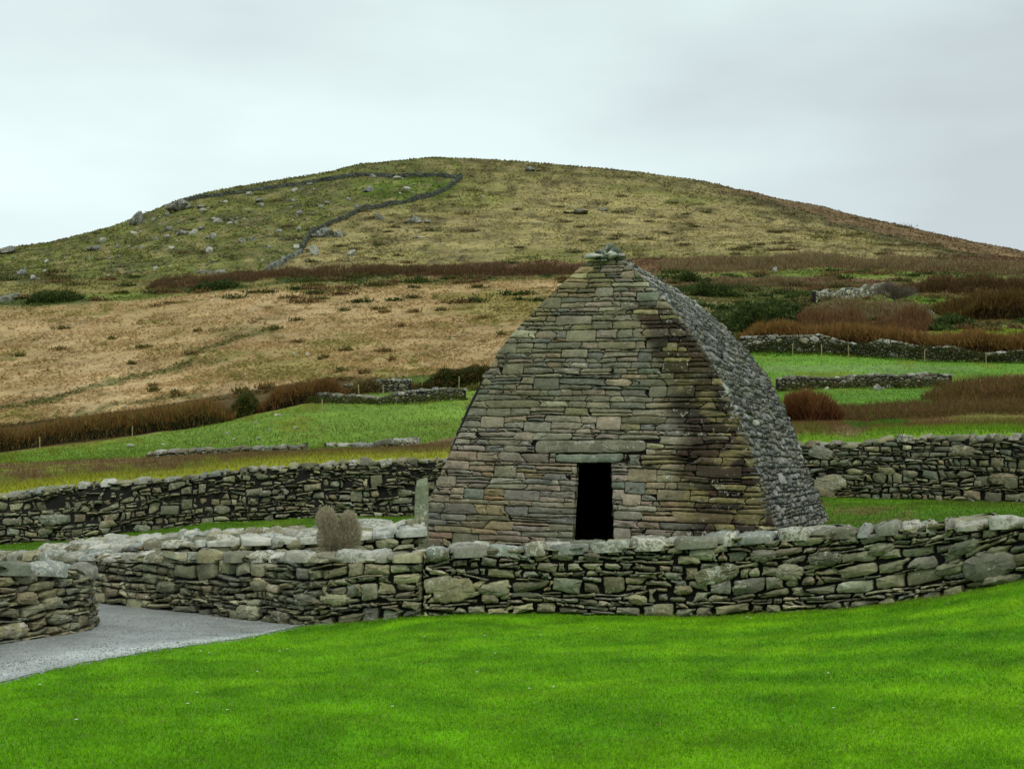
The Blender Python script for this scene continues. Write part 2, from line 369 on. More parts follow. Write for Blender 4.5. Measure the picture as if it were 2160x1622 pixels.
    mix((0.13, 0.13, 0.02), pl*sstep(.17, .27, n2+n1*.5)*.6)
    pr = sstep(1350, 1400, px)*sstep(-2, 2, row-curve([(1500, 738), (1800, 742), (2160, 752), (2600, 765)])(px)+n2*3)
    mix(G['pasture']*np.array([.75, .95, .8]), pr)
    mix((0.16, 0.26, 0.07), pr*blob(1800, 778, 260, 9)*.8)
    mix((0.15, 0.19, 0.018), pr*sstep(.08, .2, n1)*.7)
    mix((0.13, 0.16, 0.018), pr*band(curve([(1500, 796), (2160, 786)]), curve([(1500, 832), (2160, 815)]))*.55)
    # right-hand heath below the pasture
    ht = curve([(1600, 868), (1780, 868), (1850, 856), (1980, 846), (2020, 806), (2100, 792), (2160, 790), (2700, 780)])
    hm = sstep(-4, 6, wr-ht(px))*sstep(1380, 1400, px)
    mix(G['heath'], hm); mix((0.15, 0.14, 0.028), hm*sstep(-.02, .14, n1+n2*.4)*.9); mix(G['straw'], hm*sstep(.1, .2, -n1)*.5)
    mix((0.055, 0.16, 0.012), hm*(blob(1815, 898, 32, 6)+blob(1880, 894, 50, 6))*.8)
    # rough strip behind the back wall (left) and the grassy crest of the bank
    rs = sstep(-2, 3, row-curve([(-500, 1000), (0, 978), (300, 966), (650, 950), (850, 944), (930, 925), (1000, 915), (1350, 905)])(px)+n2*3)*(px < 1380)
    mix((0.17, 0.115, 0.045), rs); mix(G['olive'], rs*sstep(-.08, .14, n1+n2*.8+(row-995)/90))
    crest = sstep(-16, -4, row-(rBt(px)-6)+n2*5)
    mix((0.27, 0.28, 0.020), crest*(px < 1380)); mix((0.15, 0.27, 0.015), crest*(px >= 1380))
    # enclosure
    en = (y < yB(px)+.6)
    C[en] = G['encl']; e2 = en*sstep(.0, .16, n3)*.5; mix((0.10, 0.125, 0.014), e2)
    mix((0.14, 0.105, 0.035), en*(px > 1700)*(px < 2000)*sstep(.04, .16, n1+n3*.5)*.7)
    return C
def lawn_cover(x, y):
    n = fbm(x*.55, y*.9, 71, 4)-.5; n2 = fbm(x*3, y*3, 75, 3)-.5
    st = fbm((x+y*.25)*.12, (y-x*.30)*1.7, 77, 3)-.5         # long faint mowing streaks
    C = np.tile(G['lawn'], (len(x), 1))
    m = sstep(-.04, .25, st+n*.6)*.42; C = C*(1-m[:, None])+np.array([.175, .345, .005])*m[:, None]
    m = sstep(.02, .25, -n-st*.4)*.34; C = C*(1-m[:, None])+np.array([.062, .185, .003])*m[:, None]
    n6 = fbm(x*1.6, y*2.2, 79, 3)-.5; m = sstep(.0, .16, n6)*.45; C = C*(1-m[:, None])+np.array([.052, .185, .004])*m[:, None]
    pxl = np.clip(CX+F*x/np.maximum(y, 1), -600, 2900); d_ = yF(pxl)-y+.35*n
    sr = sstep(1150, 1800, pxl)*sstep(.2, .8, d_)*sstep(7.5, 5.0, d_); wv = .5+.5*np.sin(d_*2*math.pi/1.05+.6*n2)
    C = C*(1+sr*(wv-.5)*.42)[:, None]*np.stack([1+sr*(wv-.5)*.25, np.ones_like(sr), np.ones_like(sr)], 1)
    return C*(1+n2*.6)[:, None]

# ---- terrain mesh
pxs = np.concatenate([np.arange(-420, 2580, 5.0)])
phi = np.arctan((pxs-CX)/F)
lo = np.linspace(-math.pi, phi[0], 46)[:-1]; hi = np.linspace(phi[-1], math.pi, 46)[1:]
phi = np.concatenate([lo, phi, hi]); phc = np.clip(phi, -R(45), R(45)); pxc = CX+F*np.tan(phc)
Yk, Zk = knots(pxc); Mk = slopes(Yk, Zk)
rowsY, rowsZ, seg = [], [], []
for k, nsub in enumerate(subs):
    for j in range(nsub):
        t = j/nsub
        if k == 16: t = 1-(1-t)**1.3
        rowsY.append(Yk[k]+(Yk[k+1]-Yk[k])*t); rowsZ.append(hermite(Yk, Zk, Mk, k, t)); seg.append(k)
rowsY.append(Yk[-1]); rowsZ.append(Zk[-1]); seg.append(len(subs)-1)
YY = np.array(rowsY); ZZ = np.array(rowsZ); seg = np.array(seg)
rad = YY/np.cos(phc)[None]
XW = rad*np.sin(phi)[None]; YW = rad*np.cos(phi)[None]; ZW = ZZ+relief(XW, YW)+ZC
ROW = HZ-F*ZZ/np.maximum(YY, .5)
nr, nc = YY.shape
PXG = np.tile(pxc, (nr, 1))
Cg = cover(PXG.ravel(), ROW.ravel(), YY.ravel(), XW.ravel())
is_front = (seg <= 3)
onpath = (PXG < 670) & (ROW < lawn_edge(PXG)) & (seg[:, None] <= 4)
lc = lawn_cover(XW.ravel(), YW.ravel()); fm = np.repeat(is_front, nc); Cg[fm] = lc[fm]
V = np.stack([XW, YW, ZW], -1).reshape(-1, 3)
ii, jj = np.meshgrid(np.arange(nr-1), np.arange(nc-1), indexing='ij')
q = np.stack([ii*nc+jj, ii*nc+jj+1, (ii+1)*nc+jj+1, (ii+1)*nc+jj], -1)
sg = seg[:-1]
def sub_mesh(name, fmask, mat, colors, dz=0.0):
    f = q[fmask]; u, inv = np.unique(f.ravel(), return_inverse=True)
    mb = MB(); v = V[u].copy(); v[:, 2] += dz
    mb.add(v, inv, np.full(len(f), 4), colors[u])
    return mb.build(name, mat)
fp = np.zeros((nr-1, nc-1), bool)
seg2 = sg[:, None]+np.zeros((1, nc-1), int)
pathc = np.tile(G['path'], (len(V), 1))*(0.85+0.3*fbm(V[:, 0]*.8, V[:, 1]*2.2, 91, 3))[:, None]
tag(sub_mesh('lawn', seg2 <= 3, M_LAWN, Cg), 'bright green mown lawn in front of the stone walls', 'lawn', kind='structure')
tag(sub_mesh('ground', (seg2 > 3) & (seg2 <= 8), M_TURF, Cg), 'dark green turf inside the walled enclosure', 'ground', kind='structure')
tag(sub_mesh('fields', (seg2 > 8) & (seg2 <= 13), M_FIELD, Cg), 'green pasture and tan bracken fields below the hill', 'fields', kind='structure')
tag(sub_mesh('hill', seg2 > 13, M_HILL, Cg), 'broad rounded olive and tan grassy hill', 'hill', kind='structure')

# ---- gravel path: its own sheet just above the turf, its edge follows the lawn
def path_sheet():
    mb = MB(); cols = np.linspace(-420, 662, 90); n = 26; v = []
    for px in cols:
        e = hit(px, float(lawn_edge(px)), 5, 30)
        y0 = e[1]; y1 = float(yF(px))+.25
        wob = 0.05*math.sin(px*.043)+.03*math.sin(px*.11+1)
        for k in range(n):
            y = y0+wob+(y1-y0-wob)*k/(n-1); x = (px-CX)*y/F
            v.append((x, y, 0))
    v = np.array(v); v[:, 2] = gz_xy(v[:, 0], v[:, 1])+0.006
    fl = []
    for i in range(len(cols)-1):
        for k in range(n-1): fl += [i*n+k, (i+1)*n+k, (i+1)*n+k+1, i*n+k+1]
    fr = np.tile(np.arange(n)/(n-1), len(cols)); c = np.tile(G['path'], (len(v), 1))*((0.75+0.4*fbm(v[:, 0]*.5, v[:, 1]*1.6, 91, 3))*(1+.75*np.exp(-((fr-.07)/.09)**2)))[:, None]
    mb.add(v, fl, np.full(len(fl)//4, 4), c)
    return tag(mb.build('gravel_path', M_PATH), 'grey gravel path curving in at the gap in the walls', 'path', kind='structure')
path_sheet()

# ------------------------------------------------------------------ stones
def resample(P, rounds=2, k=.82):
    P = np.asarray(P, float)
    for _ in range(rounds):
        Q = np.roll(P, -1, 0); a = P*k+Q*(1-k); b = P*(1-k)+Q*k; k = .75
        P = np.stack([a, b], 1).reshape(-1, 2)
    return P
def clip_half(P, n, d):
    """keep points with n.p <= d"""
    if len(P) == 0: return P
    s = P@n-d; out = []
    for i in range(len(P)):
        j = (i+1) % len(P)
        if s[i] <= 0: out.append(P[i])
        if (s[i] <= 0) != (s[j] <= 0):
            t = s[i]/(s[i]-s[j]); out.append(P[i]+(P[j]-P[i])*t)
    return np.array(out)
def area(P):
    x, y = P[:, 0], P[:, 1]; return .5*np.sum(x*np.roll(y, -1)-y*np.roll(x, -1))
def stone(mb, P, mapf, col, gap=.008, bev=.02, depth=.10, h=0.0, bulge=.02, tilt=(0, 0), rounds=2, lichen=0.0, rough=.004, rc=.82, colfn=None):
    P = np.asarray(P, float)
    if len(P) < 3: return
    A = area(P)
    if A < 0: P = P[::-1]; A = -A
    per = np.sum(np.hypot(*(np.roll(P, -1, 0)-P).T)); half = 2*A/max(per, 1e-6)
    if half < .012: return
    P = resample(P, rounds, rc); n = len(P)
    c = P.mean(0)
    tng = np.roll(P, -1, 0)-np.roll(P, 1, 0); L = np.hypot(tng[:, 0], tng[:, 1])+1e-9
    nin = np.stack([-tng[:, 1], tng[:, 0]], 1)/L[:, None]
    gap = min(gap, half*.25); bev = min(bev, half*.55)
    jit = (RNG.random(n)-.5)*2*min(rough*1.6, half*.12)
    R1 = P+nin*(gap+jit)[:, None]; R2 = P+nin*(gap+bev*.35+jit)[:, None]; R3 = P+nin*(gap+bev+jit)[:, None]; R4 = c+(R3-c)*.5
    hn = lambda k: (RNG.random(k)-.5)*2*rough
    tl = lambda Q: (Q-c)@np.asarray(tilt)
    H = [np.full(n, -depth), h-bev*.9+tl(R1)+hn(n), h-bev*.25+tl(R2)+hn(n), h+tl(R3)+hn(n), h+bulge+tl(R4)+hn(n)*1.5]
    rings = [P+nin*gap, R1, R2, R3, R4]
    st = np.vstack(rings); hh = np.concatenate(H)
    v = mapf(st[:, 0], st[:, 1], hh)
    fl = []; tot = []
    idx = np.arange(n); nx = (idx+1) % n
    for r in range(4):
        fl.append(np.stack([r*n+idx, r*n+nx, (r+1)*n+nx, (r+1)*n+idx], 1).ravel()); tot += [4]*n
    fl.append(4*n+idx); tot.append(n)
    cc = np.append(col, lichen)
    if colfn is not None: cc = colfn(st[:, 0], st[:, 1], cc)
    mb.add(v, np.concatenate(fl), tot, cc)
def poisson(x0, x1, y0, y1, ax, rmin, rmax, forced=(), tries=9000, power=2.2):
    """variable-size seeds in a strip; ax squeezes x so stones lie flat"""
    pts = np.zeros((9000, 3)); n = 0
    for (fx, fy, fr) in forced: pts[n] = (fx/ax, fy, fr); n += 1
    W = (x1-x0)/ax; A = W*(y1-y0)
    for rr in np.linspace(1, 0, 11):
        r = rmin+(rmax-rmin)*rr**power
        m = int(min(tries*2, A/(r*r)*(.05 if rr > .55 else .22 if rr > .25 else .9 if rr > .05 else 5.0))+2)
        cand = np.stack([x0/ax+RNG.random(m)*W, y0+RNG.random(m)*(y1-y0)], 1)
        for p in cand:
            if n:
                d = np.hypot(pts[:n, 0]-p[0], pts[:n, 1]-p[1])
                if np.any(d < (pts[:n, 2]+r)*.86): continue
            pts[n] = (p[0], p[1], r*(.9+.25*random.random())); n += 1
            if n >= 8999: break
    return pts[:n]
def power_cells(pts, ax, bounds):
    cells = []
    X = pts[:, :2]; Wt = pts[:, 2]**2*1.0
    for i in range(len(pts)):
        d2 = np.sum((X-X[i])**2, 1); nb = np.argsort(d2)[1:22]
        r = pts[i, 2]*3.2+.2
        P = np.array([[X[i, 0]-r, X[i, 1]-r], [X[i, 0]+r, X[i, 1]-r], [X[i, 0]+r, X[i, 1]+r], [X[i, 0]-r, X[i, 1]+r]])
        for j in nb:
            nrm = X[j]-X[i]; dd = (np.dot(X[j], X[j])-np.dot(X[i], X[i])-Wt[j]+Wt[i])/2
            P = clip_half(P, nrm, dd)
            if len(P) < 3: break
        if len(P) >= 3:
            P = P*np.array([ax, 1.0]); cells.append((P, i))
    return cells

STONES = [(116, 114, 90), (104, 103, 82), (128, 125, 98), (98, 98, 80), (118, 113, 86), (110, 112, 94), (118, 109, 88), (90, 88, 68), (108, 106, 92), (134, 131, 106)]
ORAT = [(120, 115, 101), (110, 107, 95), (126, 119, 103), (106, 104, 94), (116, 112, 93), (124, 113, 101), (102, 101, 93), (122, 118, 103), (130, 121, 106)]
def pick(pal, k=1.0, s=.14):
    c = lin(random.choice(pal))*k*(1+(random.random()-.5)*2*s); return c*np.array([1+random.uniform(-.05, .05), 1, 1+random.uniform(-.08, .08)])

class Plan:
    """a wall's centre line: arc length -> position and sideways normal (towards the camera side)"""
    def __init__(s, P, side=-1):
        P = np.asarray(P, float); 
        s.P = P; d = np.hypot(*np.diff(P[:, :2], axis=0).T); s.S = np.concatenate([[0], np.cumsum(d)]); s.L = s.S[-1]; s.side = side
    def at(s, a):
        a = np.asarray(a, float)
        x = np.interp(a, s.S, s.P[:, 0]); y = np.interp(a, s.S, s.P[:, 1])
        e = .35
        x1 = np.interp(a-e, s.S, s.P[:, 0]); x2 = np.interp(a+e, s.S, s.P[:, 0]); y1 = np.interp(a-e, s.S, s.P[:, 1]); y2 = np.interp(a+e, s.S, s.P[:, 1])
        tx, ty = x2-x1, y2-y1; l = np.hypot(tx, ty)+1e-9; tx, ty = tx/l, ty/l
        return x, y, -s.side*-ty*-1, s.side*tx*1 if False else (s.side*tx)
    def frame(s, a):
        x, y, _, _ = s.at(a); e = .35
        x1 = np.interp(a-e, s.S, s.P[:, 0]); x2 = np.interp(a+e, s.S, s.P[:, 0]); y1 = np.interp(a-e, s.S, s.P[:, 1]); y2 = np.interp(a+e, s.S, s.P[:, 1])
        tx, ty = x2-x1, y2-y1; l = np.hypot(tx, ty)+1e-9; tx, ty = tx/l, ty/l
        return x, y, tx, ty            # left-to-right tangent; the camera side normal is (ty, -tx)

def courses(x0, x1, y1, hmin, hmax, wmin, wmax, slope=0.0, seed=0, wav=.03, y0=-.15, slant=.3, hsc=None, spl=.10):
    """wavy courses of long flat stones with wedge-shaped ends; some are split in two thin ones, some span two courses"""
    hsc = hsc or (lambda y: 1.0)
    ys = [y0]
    while ys[-1] < y1+.2: ys.append(ys[-1]+hsc(ys[-1])*random.choice([random.uniform(hmin, hmax), random.uniform(hmin, (hmin+hmax)/2)]))
    nC = len(ys)
    def yb(k, x):
        return ys[k]+slope*x+wav*(vnoise(np.array([x*1.3]), np.array([k*7.7+seed]), 5)[0]-.5)*2*min(1, (ys[min(k+1, nC-1)]-ys[k])*7)+.022*(vnoise(np.array([x*5.1]), np.array([k*3.1+seed]), 9)[0]-.5)
    taken = {}; out_ = []
    for k in range(nC-1):
        sc_ = hsc(ys[k]); x = x0-random.random()*wmax; hgt = ys[k+1]-ys[k]; s0 = m0 = 0.0
        while x < x1:
            wd = random.uniform(wmin, wmax)*(0.6+.6*random.random())*(1.3 if hgt > (hmin+hmax)/2*sc_ else 1)*sc_
            for (a, b) in taken.get(k, []):
                if x >= a-.02 and x < b: x = b; s0 = m0 = 0.0
            nxt = [a for (a, b) in taken.get(k, []) if a > x]
            hitn = bool(nxt) and x+wd > min(nxt)-wmin*.5
            if hitn: wd = min(nxt)-x
            if wd < .03: x += .05; continue
            xe = x+wd; s1 = random.gauss(0, slant)*hgt; m1 = s1*.5+random.gauss(0, slant*.7)*hgt
            if hitn: s1 = m1 = 0.0
            topk = k+1
            if k+2 < nC and random.random() < .11 and wd > wmin*1.2 and hgt < hmax*.8*sc_: topk = k+2; xe = x+max(wd, hgt*3.4*random.uniform(.8, 1.3)); taken.setdefault(k+1, []).append((x, xe)); s1 = m1 = 0.0; s0_, m0_ = 0.0, 0.0
            else: s0_, m0_ = s0, m0
            m = 3 if wd < .3 else 4
            bot = [(xx, yb(k, xx)) for xx in np.linspace(x, xe, m)]
            tp_ = [(xx, yb(topk, xx)) for xx in np.linspace(xe+s1, x+s0_, m)]
            er = [(xe+m1, (bot[-1][1]+tp_[0][1])/2)]; el = [(x+m0_, (bot[0][1]+tp_[-1][1])/2)]
            if topk == k+1 and random.random() < spl and hgt > .1:
                mid = .35+.3*random.random(); m_1 = [(b[0], b[1]+(t_[1]-b[1])*mid) for b, t_ in zip(bot, tp_[::-1])]
                out_.append(np.array(bot+m_1[::-1])); out_.append(np.array(m_1+tp_))
            else: out_.append(np.array(bot+er+tp_+el))
            s0, m0 = (s1, m1) if topk == k+1 else (0.0, 0.0)
            x = xe
    return out_
def dry_wall(name, label, P, thick, rmin, rmax, ax=1.9, pal=STONES, forced_px=(), cope=None, rounds=2, batter=.06, ends=(False, False), cope_sz=(.25, .55), lich=.25,
             cope_light=.5, mat=None, gap=.012, depth=.14, bulge=(.01, .03), k=1.0, sink=.12, cope_rows=2, hjit=.018, back=True, cope_thick=.10, top_slope=0.0, bev=.025, cope_k=1.0, style='rubble', ch=(.04, .12), cw=(.10, .36)):
    """P: rows of x, y, z_base, z_top (world) along the wall's camera-side face, left to right"""
    mat = mat or M_STONE
    P = np.asarray(P, float); pl = Plan(P); L = pl.L
    zb = lambda a: np.interp(a, pl.S, P[:, 2]); zt = lambda a: np.interp(a, pl.S, P[:, 3])
    c = P[len(P)//2]; root = empty(name, (c[0], c[1], c[2])); tag(root, label, 'stone wall', kind='thing')
    def face(a, t, h):
        x, y, tx, ty = pl.frame(a); off = h-batter*t*1.0
        return np.stack([x+ty*off, y-tx*off, t+zb(a)], 1)
    Hmax = float(np.max(P[:, 3]-P[:, 2]))
    mb = MB()
    # camera-side face
    forced = []
    for (fpx, frow, fr) in forced_px:
        best = min(((abs(CX+F*pl.frame(a)[0]/pl.frame(a)[1]-fpx), a) for a in np.linspace(0, L, 600)))[1]
        yy = float(pl.frame(best)[1]); forced.append((best, (HZ-frow)*yy/F+ZC-float(zb(best)), fr))
    step = 7.0; nseg = max(1, int(round(L/step)))
    bigs = []
    if style == 'rubble':
        pts = poisson(-.1, L+.1, -sink, Hmax, ax, rmin, rmax, forced); cells = power_cells(pts, ax, None)
    else:
        cells = [(Pc, -1) for Pc in courses(-.1, L+.1, Hmax, ch[0], ch[1], cw[0], cw[1], seed=len(label), wav=.13, y0=-sink, slant=.75, spl=.28)]
        pts = None
        for (fa, ft, fr) in forced:
            an = np.linspace(0, 2*math.pi, 9, endpoint=False)+random.random(); rx, rz = fr*random.uniform(1.25, 1.7), fr*random.uniform(.6, .78); sp = random.uniform(2.2, 3.4); ro = random.gauss(0, .08)
            ex = np.sign(np.cos(an))*np.abs(np.cos(an))**(2/sp)*rx*(1+.12*RNG.normal(size=9)*.6); ez = np.sign(np.sin(an))*np.abs(np.sin(an))**(2/sp)*rz*(1+.1*RNG.normal(size=9)*.6)
            bigs.append((fa, ft, rx, rz)); Q = np.stack([fa+ex*math.cos(ro)-ez*math.sin(ro), ft+ex*math.sin(ro)+ez*math.cos(ro)], 1)
            stone(mb, Q, face, pick(pal, k*1.05), gap=0, bev=.03, depth=.2, h=.03, bulge=.015, rounds=2, lichen=random.uniform(.05, .4), rough=.008, rc=.84)
    for Pc, i in cells:
        if any(((Pc[:, 0].mean()-b0)/b2)**2+((Pc[:, 1].mean()-b1)/b3)**2 < .55 for b0, b1, b2, b3 in bigs): continue
        cx, cy = Pc.mean(0)
        if cx < -.1 or cx > L+.1 or cy > float(zt(cx)-zb(cx))-cope_thick*.45: continue
        Pc[:, 0] = np.clip(Pc[:, 0], 0, L); Pc[:, 1] = np.minimum(Pc[:, 1], zt(Pc[:, 0])-zb(Pc[:, 0])-cope_thick*.2)
        big = i >= 0 and pts[i, 2] > rmax*.8
        if len(Pc) < 3 or abs(area(Pc)) < .0008: continue
        Pc = Pc+(RNG.random(Pc.shape)-.5)*(np.array([.03, .018]) if i < 0 else np.array([.5, .35])*min(pts[i, 2], .07))
        P2 = (Pc-Pc.mean(0))*(np.array([1-.18*random.random()**2, 1-.2*random.random()**2]) if not big else 1)+Pc.mean(0)
        ang = random.gauss(0, .08); ca, sa = math.cos(ang), math.sin(ang); P2 = (P2-P2.mean(0))@np.array([[ca, -sa], [sa, ca]])+P2.mean(0)
        col = pick(pal, k*random.choice([1, 1, .85, 1.15])); lc_ = lich*random.random()**1.5
        if random.random() < .07: col = col*1.5+.02
        stone(mb, P2, face, col, gap=gap*random.uniform(.4, 1.5), bev=bev*random.uniform(.5, 1.3)*(.6 if not big else 1), depth=depth, h=random.uniform(-hjit*1.8, hjit)+(.012 if big else 0),
              bulge=random.uniform(*bulge), tilt=(random.gauss(0, .10), random.gauss(.05, .10)), rounds=rounds, lichen=lc_+(.15 if big else 0), rc=random.uniform(.76, .86))
    # the far face: plainer stones
    if back:
        def bface(a, t, h):
            x, y, tx, ty = pl.frame(a); off = -thick-h+batter*t
            return np.stack([x+ty*off, y-tx*off, t+zb(a)], 1)[:, :]
        zz = np.arange(-sink, Hmax, max(.14, rmin*2.4)); 
        for r in zz:
            a = 0
            while a < L:
                wdt = random.uniform(2.2, 4.5)*rmax; 
                if r+.1 < float(zt(a)-zb(a)): stone(mb, [(a+wdt, r), (a, r), (a, r+zz[1]-zz[0]), (a+wdt, r+zz[1]-zz[0])], lambda s_, t_, h_: bface(s_, t_, h_), pick(pal, k), rounds=1, depth=.1, h=random.uniform(-.02, .02))
                a += wdt
    # end faces
    for e, on in enumerate(ends):
        if not on: continue
        a0 = 0.0 if e == 0 else L
        def endf(s_, t_, h_):
            x, y, tx, ty = pl.frame(np.full_like(s_, a0)); sg_ = -1 if e == 0 else 1
            o = -s_; return np.stack([x+ty*o+tx*sg_*h_, y-tx*o+ty*sg_*h_, t_+float(zb(a0))], 1)
        pe = poisson(-.02, thick+.02, -sink, float(zt(a0)-zb(a0)), ax*.8, rmin, rmax*.8)
        for Pc, i in power_cells(pe, ax*.8, None):
            if Pc[:, 1].mean() > float(zt(a0)-zb(a0))-cope_thick*.4: continue
            Pc[:, 0] = np.clip(Pc[:, 0], 0, thick)
            if e == 1: pass
            stone(mb, Pc, endf, pick(pal, k), gap=gap, depth=depth, h=random.uniform(-.02, .03), bulge=.02, rounds=rounds, lichen=lich*random.random())
    mb.build('masonry', mat, root)
    # earth and rubble heart of the wall
    core = MB(); aa = np.linspace(.04, L-.04, max(4, int(L/.4))); x, y, tx, ty = pl.frame(aa); b0 = zb(aa)-sink-.1; t0 = zt(aa)-cope_thick*.75
    i1 = .10
    A = np.stack([x-ty*i1, y+tx*i1, b0], 1); B = np.stack([x-ty*(i1+batter*.6), y+tx*(i1+batter*.6), t0], 1)
    th = max(thick-.07, .16)
    D = np.stack([x-ty*th, y+tx*th, b0], 1); Cc = np.stack([x-ty*(th-batter*.6), y+tx*(th-batter*.6), t0+top_slope*thick], 1)
    n = len(aa); vv = np.vstack([A, B, Cc, D]); fl = []
    for r in range(3):
        for i in range(n-1): fl += [r*n+i, r*n+i+1, (r+1)*n+i+1, (r+1)*n+i]
    tot = [4]*(len(fl)//4); fl += [0, n, 2*n, 3*n, n-1, 4*n-1, 3*n-1, 2*n-1]; tot += [4, 4]
    core.add(vv, fl, tot, (0.02, .018, .012)); core.build('rubble_core', M_CORE, root, smooth=False)
    # coping
    cp = MB()
    def top(s_, d_, h_):
        x, y, tx, ty = pl.frame(s_); o = -d_
        return np.stack([x+ty*o, y-tx*o, zt(s_)-cope_thick*.55+h_+np.clip(d_, 0, 9)*top_slope], 1)
    over = .035; wid = (thick-batter*Hmax*2+2*over)/cope_rows
    for r in range(cope_rows):
        a = -.05+random.random()*.15
        while a < L-.05:
            wl_ = random.uniform(*cope_sz)*(1 if random.random() < .8 else .5)
            d0 = batter*Hmax-over+r*wid+random.uniform(-.05, .03); d1 = batter*Hmax-over+(r+1)*wid+random.uniform(-.03, .05)
            e = .3*wid; th_k = random.uniform(.3, 1.2)*cope_thick
            m1, m2 = random.uniform(.25, .75), random.uniform(.25, .75)
            poly = [(a+random.uniform(-.02, .08), d0+random.uniform(0, e)), (a+wl_*m1, d0-random.uniform(0, .05)), (a+wl_, d0+random.uniform(0, e)), (a+wl_+random.uniform(-.04, .05), d1), (a+wl_*m2, d1+random.uniform(0, .03)), (a+random.uniform(-.05, .04), d1)]
            lt = random.random() < cope_light
            col = lin(random.choice([(144, 142, 128), (154, 152, 140), (120, 124, 114), (132, 137, 130), (126, 122, 100)]))*random.uniform(.7, 1.15)*cope_k if lt else pick(pal, k)
            stone(cp, poly[::-1], top, col, gap=.006, bev=min(.06, th_k*.55), depth=cope_thick*.7, h=th_k*.7+random.uniform(-.015, .02), bulge=random.uniform(0, .025), tilt=(random.gauss(0, .09), random.gauss(.06, .12)), rounds=rounds, lichen=(random.uniform(.1, .6)+.25*(cope_k-1)*3*random.random() if lt else random.uniform(0, .35)), rough=.008, rc=random.uniform(.74, .84))
            a += wl_*random.uniform(.96, 1.06)
    cp.build('coping', mat, root)
    return root

def wall_rows(pxl, yfun, zbase, ztop):
    out = []
    for px in pxl:
        y = float(yfun(px)); out.append(((px-CX)*y/F, y, float(zbase(px, y)), float(ztop(px, y))))
    return out
zgb = lambda px, y: gz_xy((px-CX)*y/F, y)[0]
zrow = lambda cur: (lambda px, y: (HZ-cur(px))*y/F+ZC)

# front wall, right part (big slab at its left end)
topR = curve([(890, 1158), (1080, 1152), (1200, 1150), (1300, 1143), (1400, 1140), (1500, 1134), (1650, 1120), (1800, 1114), (1900, 1104), (2000, 1099), (2160, 1090), (2460, 1062), (2900, 1030)])
dry_wall('dry_stone_wall', 'long pale-topped dry stone wall on the lawn edge in front of the oratory door', wall_rows(np.linspace(893, 2880, 50), yF, zgb, zrow(topR)), .62, .024, .095, ax=2.3, style='courses', ch=(.04, .115), cw=(.09, .36), k=1.35,
         forced_px=[(955, 1245, .20), (1040, 1245, .12), (1480, 1168, .13), (1510, 1213, .17), (1610, 1172, .13), (1665, 1207, .13), (1740, 1178, .14), (2030, 1155, .13), (2080, 1195, .20), (2000, 1200, .11), (1855, 1160, .1), (1345, 1265, .08), (1440, 1245, .08), (1560, 1240, .07), (1250, 1175, .08)],
         cope_sz=(.16, .6), lich=.35, gap=.016, cope_light=.8, cope_thick=.10, cope_rows=2, cope_k=1.2)
# front wall, left part along the gravel path
topL = curve([(-500, 1154), (-200, 1160), (0, 1168), (130, 1166), (300, 1170), (500, 1169), (700, 1168), (890, 1168)])
dry_wall('dry_stone_wall', 'low dry stone wall beside the gravel path, left of the oratory doorway', wall_rows(np.linspace(-420, 886, 36), yF, zgb, zrow(topL)), .6, .028, .10, ax=1.8, style='courses', ch=(.045, .12), cw=(.09, .34),
         forced_px=[(350, 1238, .12), (545, 1235, .11), (520, 1290, .13), (700, 1265, .12), (640, 1265, .11), (590, 1300, .09)], cope_sz=(.18, .55), lich=.3, gap=.016, cope_light=.7, k=1.4, cope_rows=2, cope_thick=.09, cope_k=1.2)
# stub of wall at the left edge
stub = []
for px, y, rt_ in [(-420, 12.4, 1205), (-200, 13.0, 1198), (0, 13.9, 1190), (100, 14.5, 1192), (160, 14.95, 1196), (190, 15.25, 1200), (202, 15.6, 1200), (204, 16.1, 1196), (202, 16.6, 1190)]:
    x = (px-CX)*y/F; stub.append((x, y, gz_xy(x, y)[0], (HZ-rt_)*y/F+ZC))
dry_wall('dry_stone_wall', 'rounded end of a dry stone wall at the left edge, nearest the gravel path', stub, .6, .026, .10, ax=2.2, style='courses', ch=(.042, .12), cw=(.1, .38), k=1.3, cope_thick=.10, cope_sz=(.25, .9), lich=.2, cope_light=.45, forced_px=[(30, 1330, .14), (60, 1262, .1), (115, 1272, .1), (125, 1305, .1)], cope_rows=2)
# broad low inner wall running up to the oratory's left corner
inn = []
for px, y, rt_ in [(60, 20.6, 1160), (200, 20.0, 1153), (350, 19.6, 1143), (500, 19.4, 1138), (650, 19.5, 1134), (800, 19.7, 1123), (902, 19.8, 1117)]:
    x = (px-CX)*y/F; inn.append((x, y, gz_xy(x, y)[0], (HZ-rt_)*y/F+ZC))
dry_wall('dry_stone_wall', 'broad low dry stone wall with a wide pale top behind the bare grey shrub', inn, 1.15, .04, .09, ends=(False, True), ax=2.2, k=1.3, cope_k=1.5, cope_sz=(.16, .55), lich=.3, cope_light=.85, cope_rows=5, top_slope=.11, cope_thick=.08, back=False)
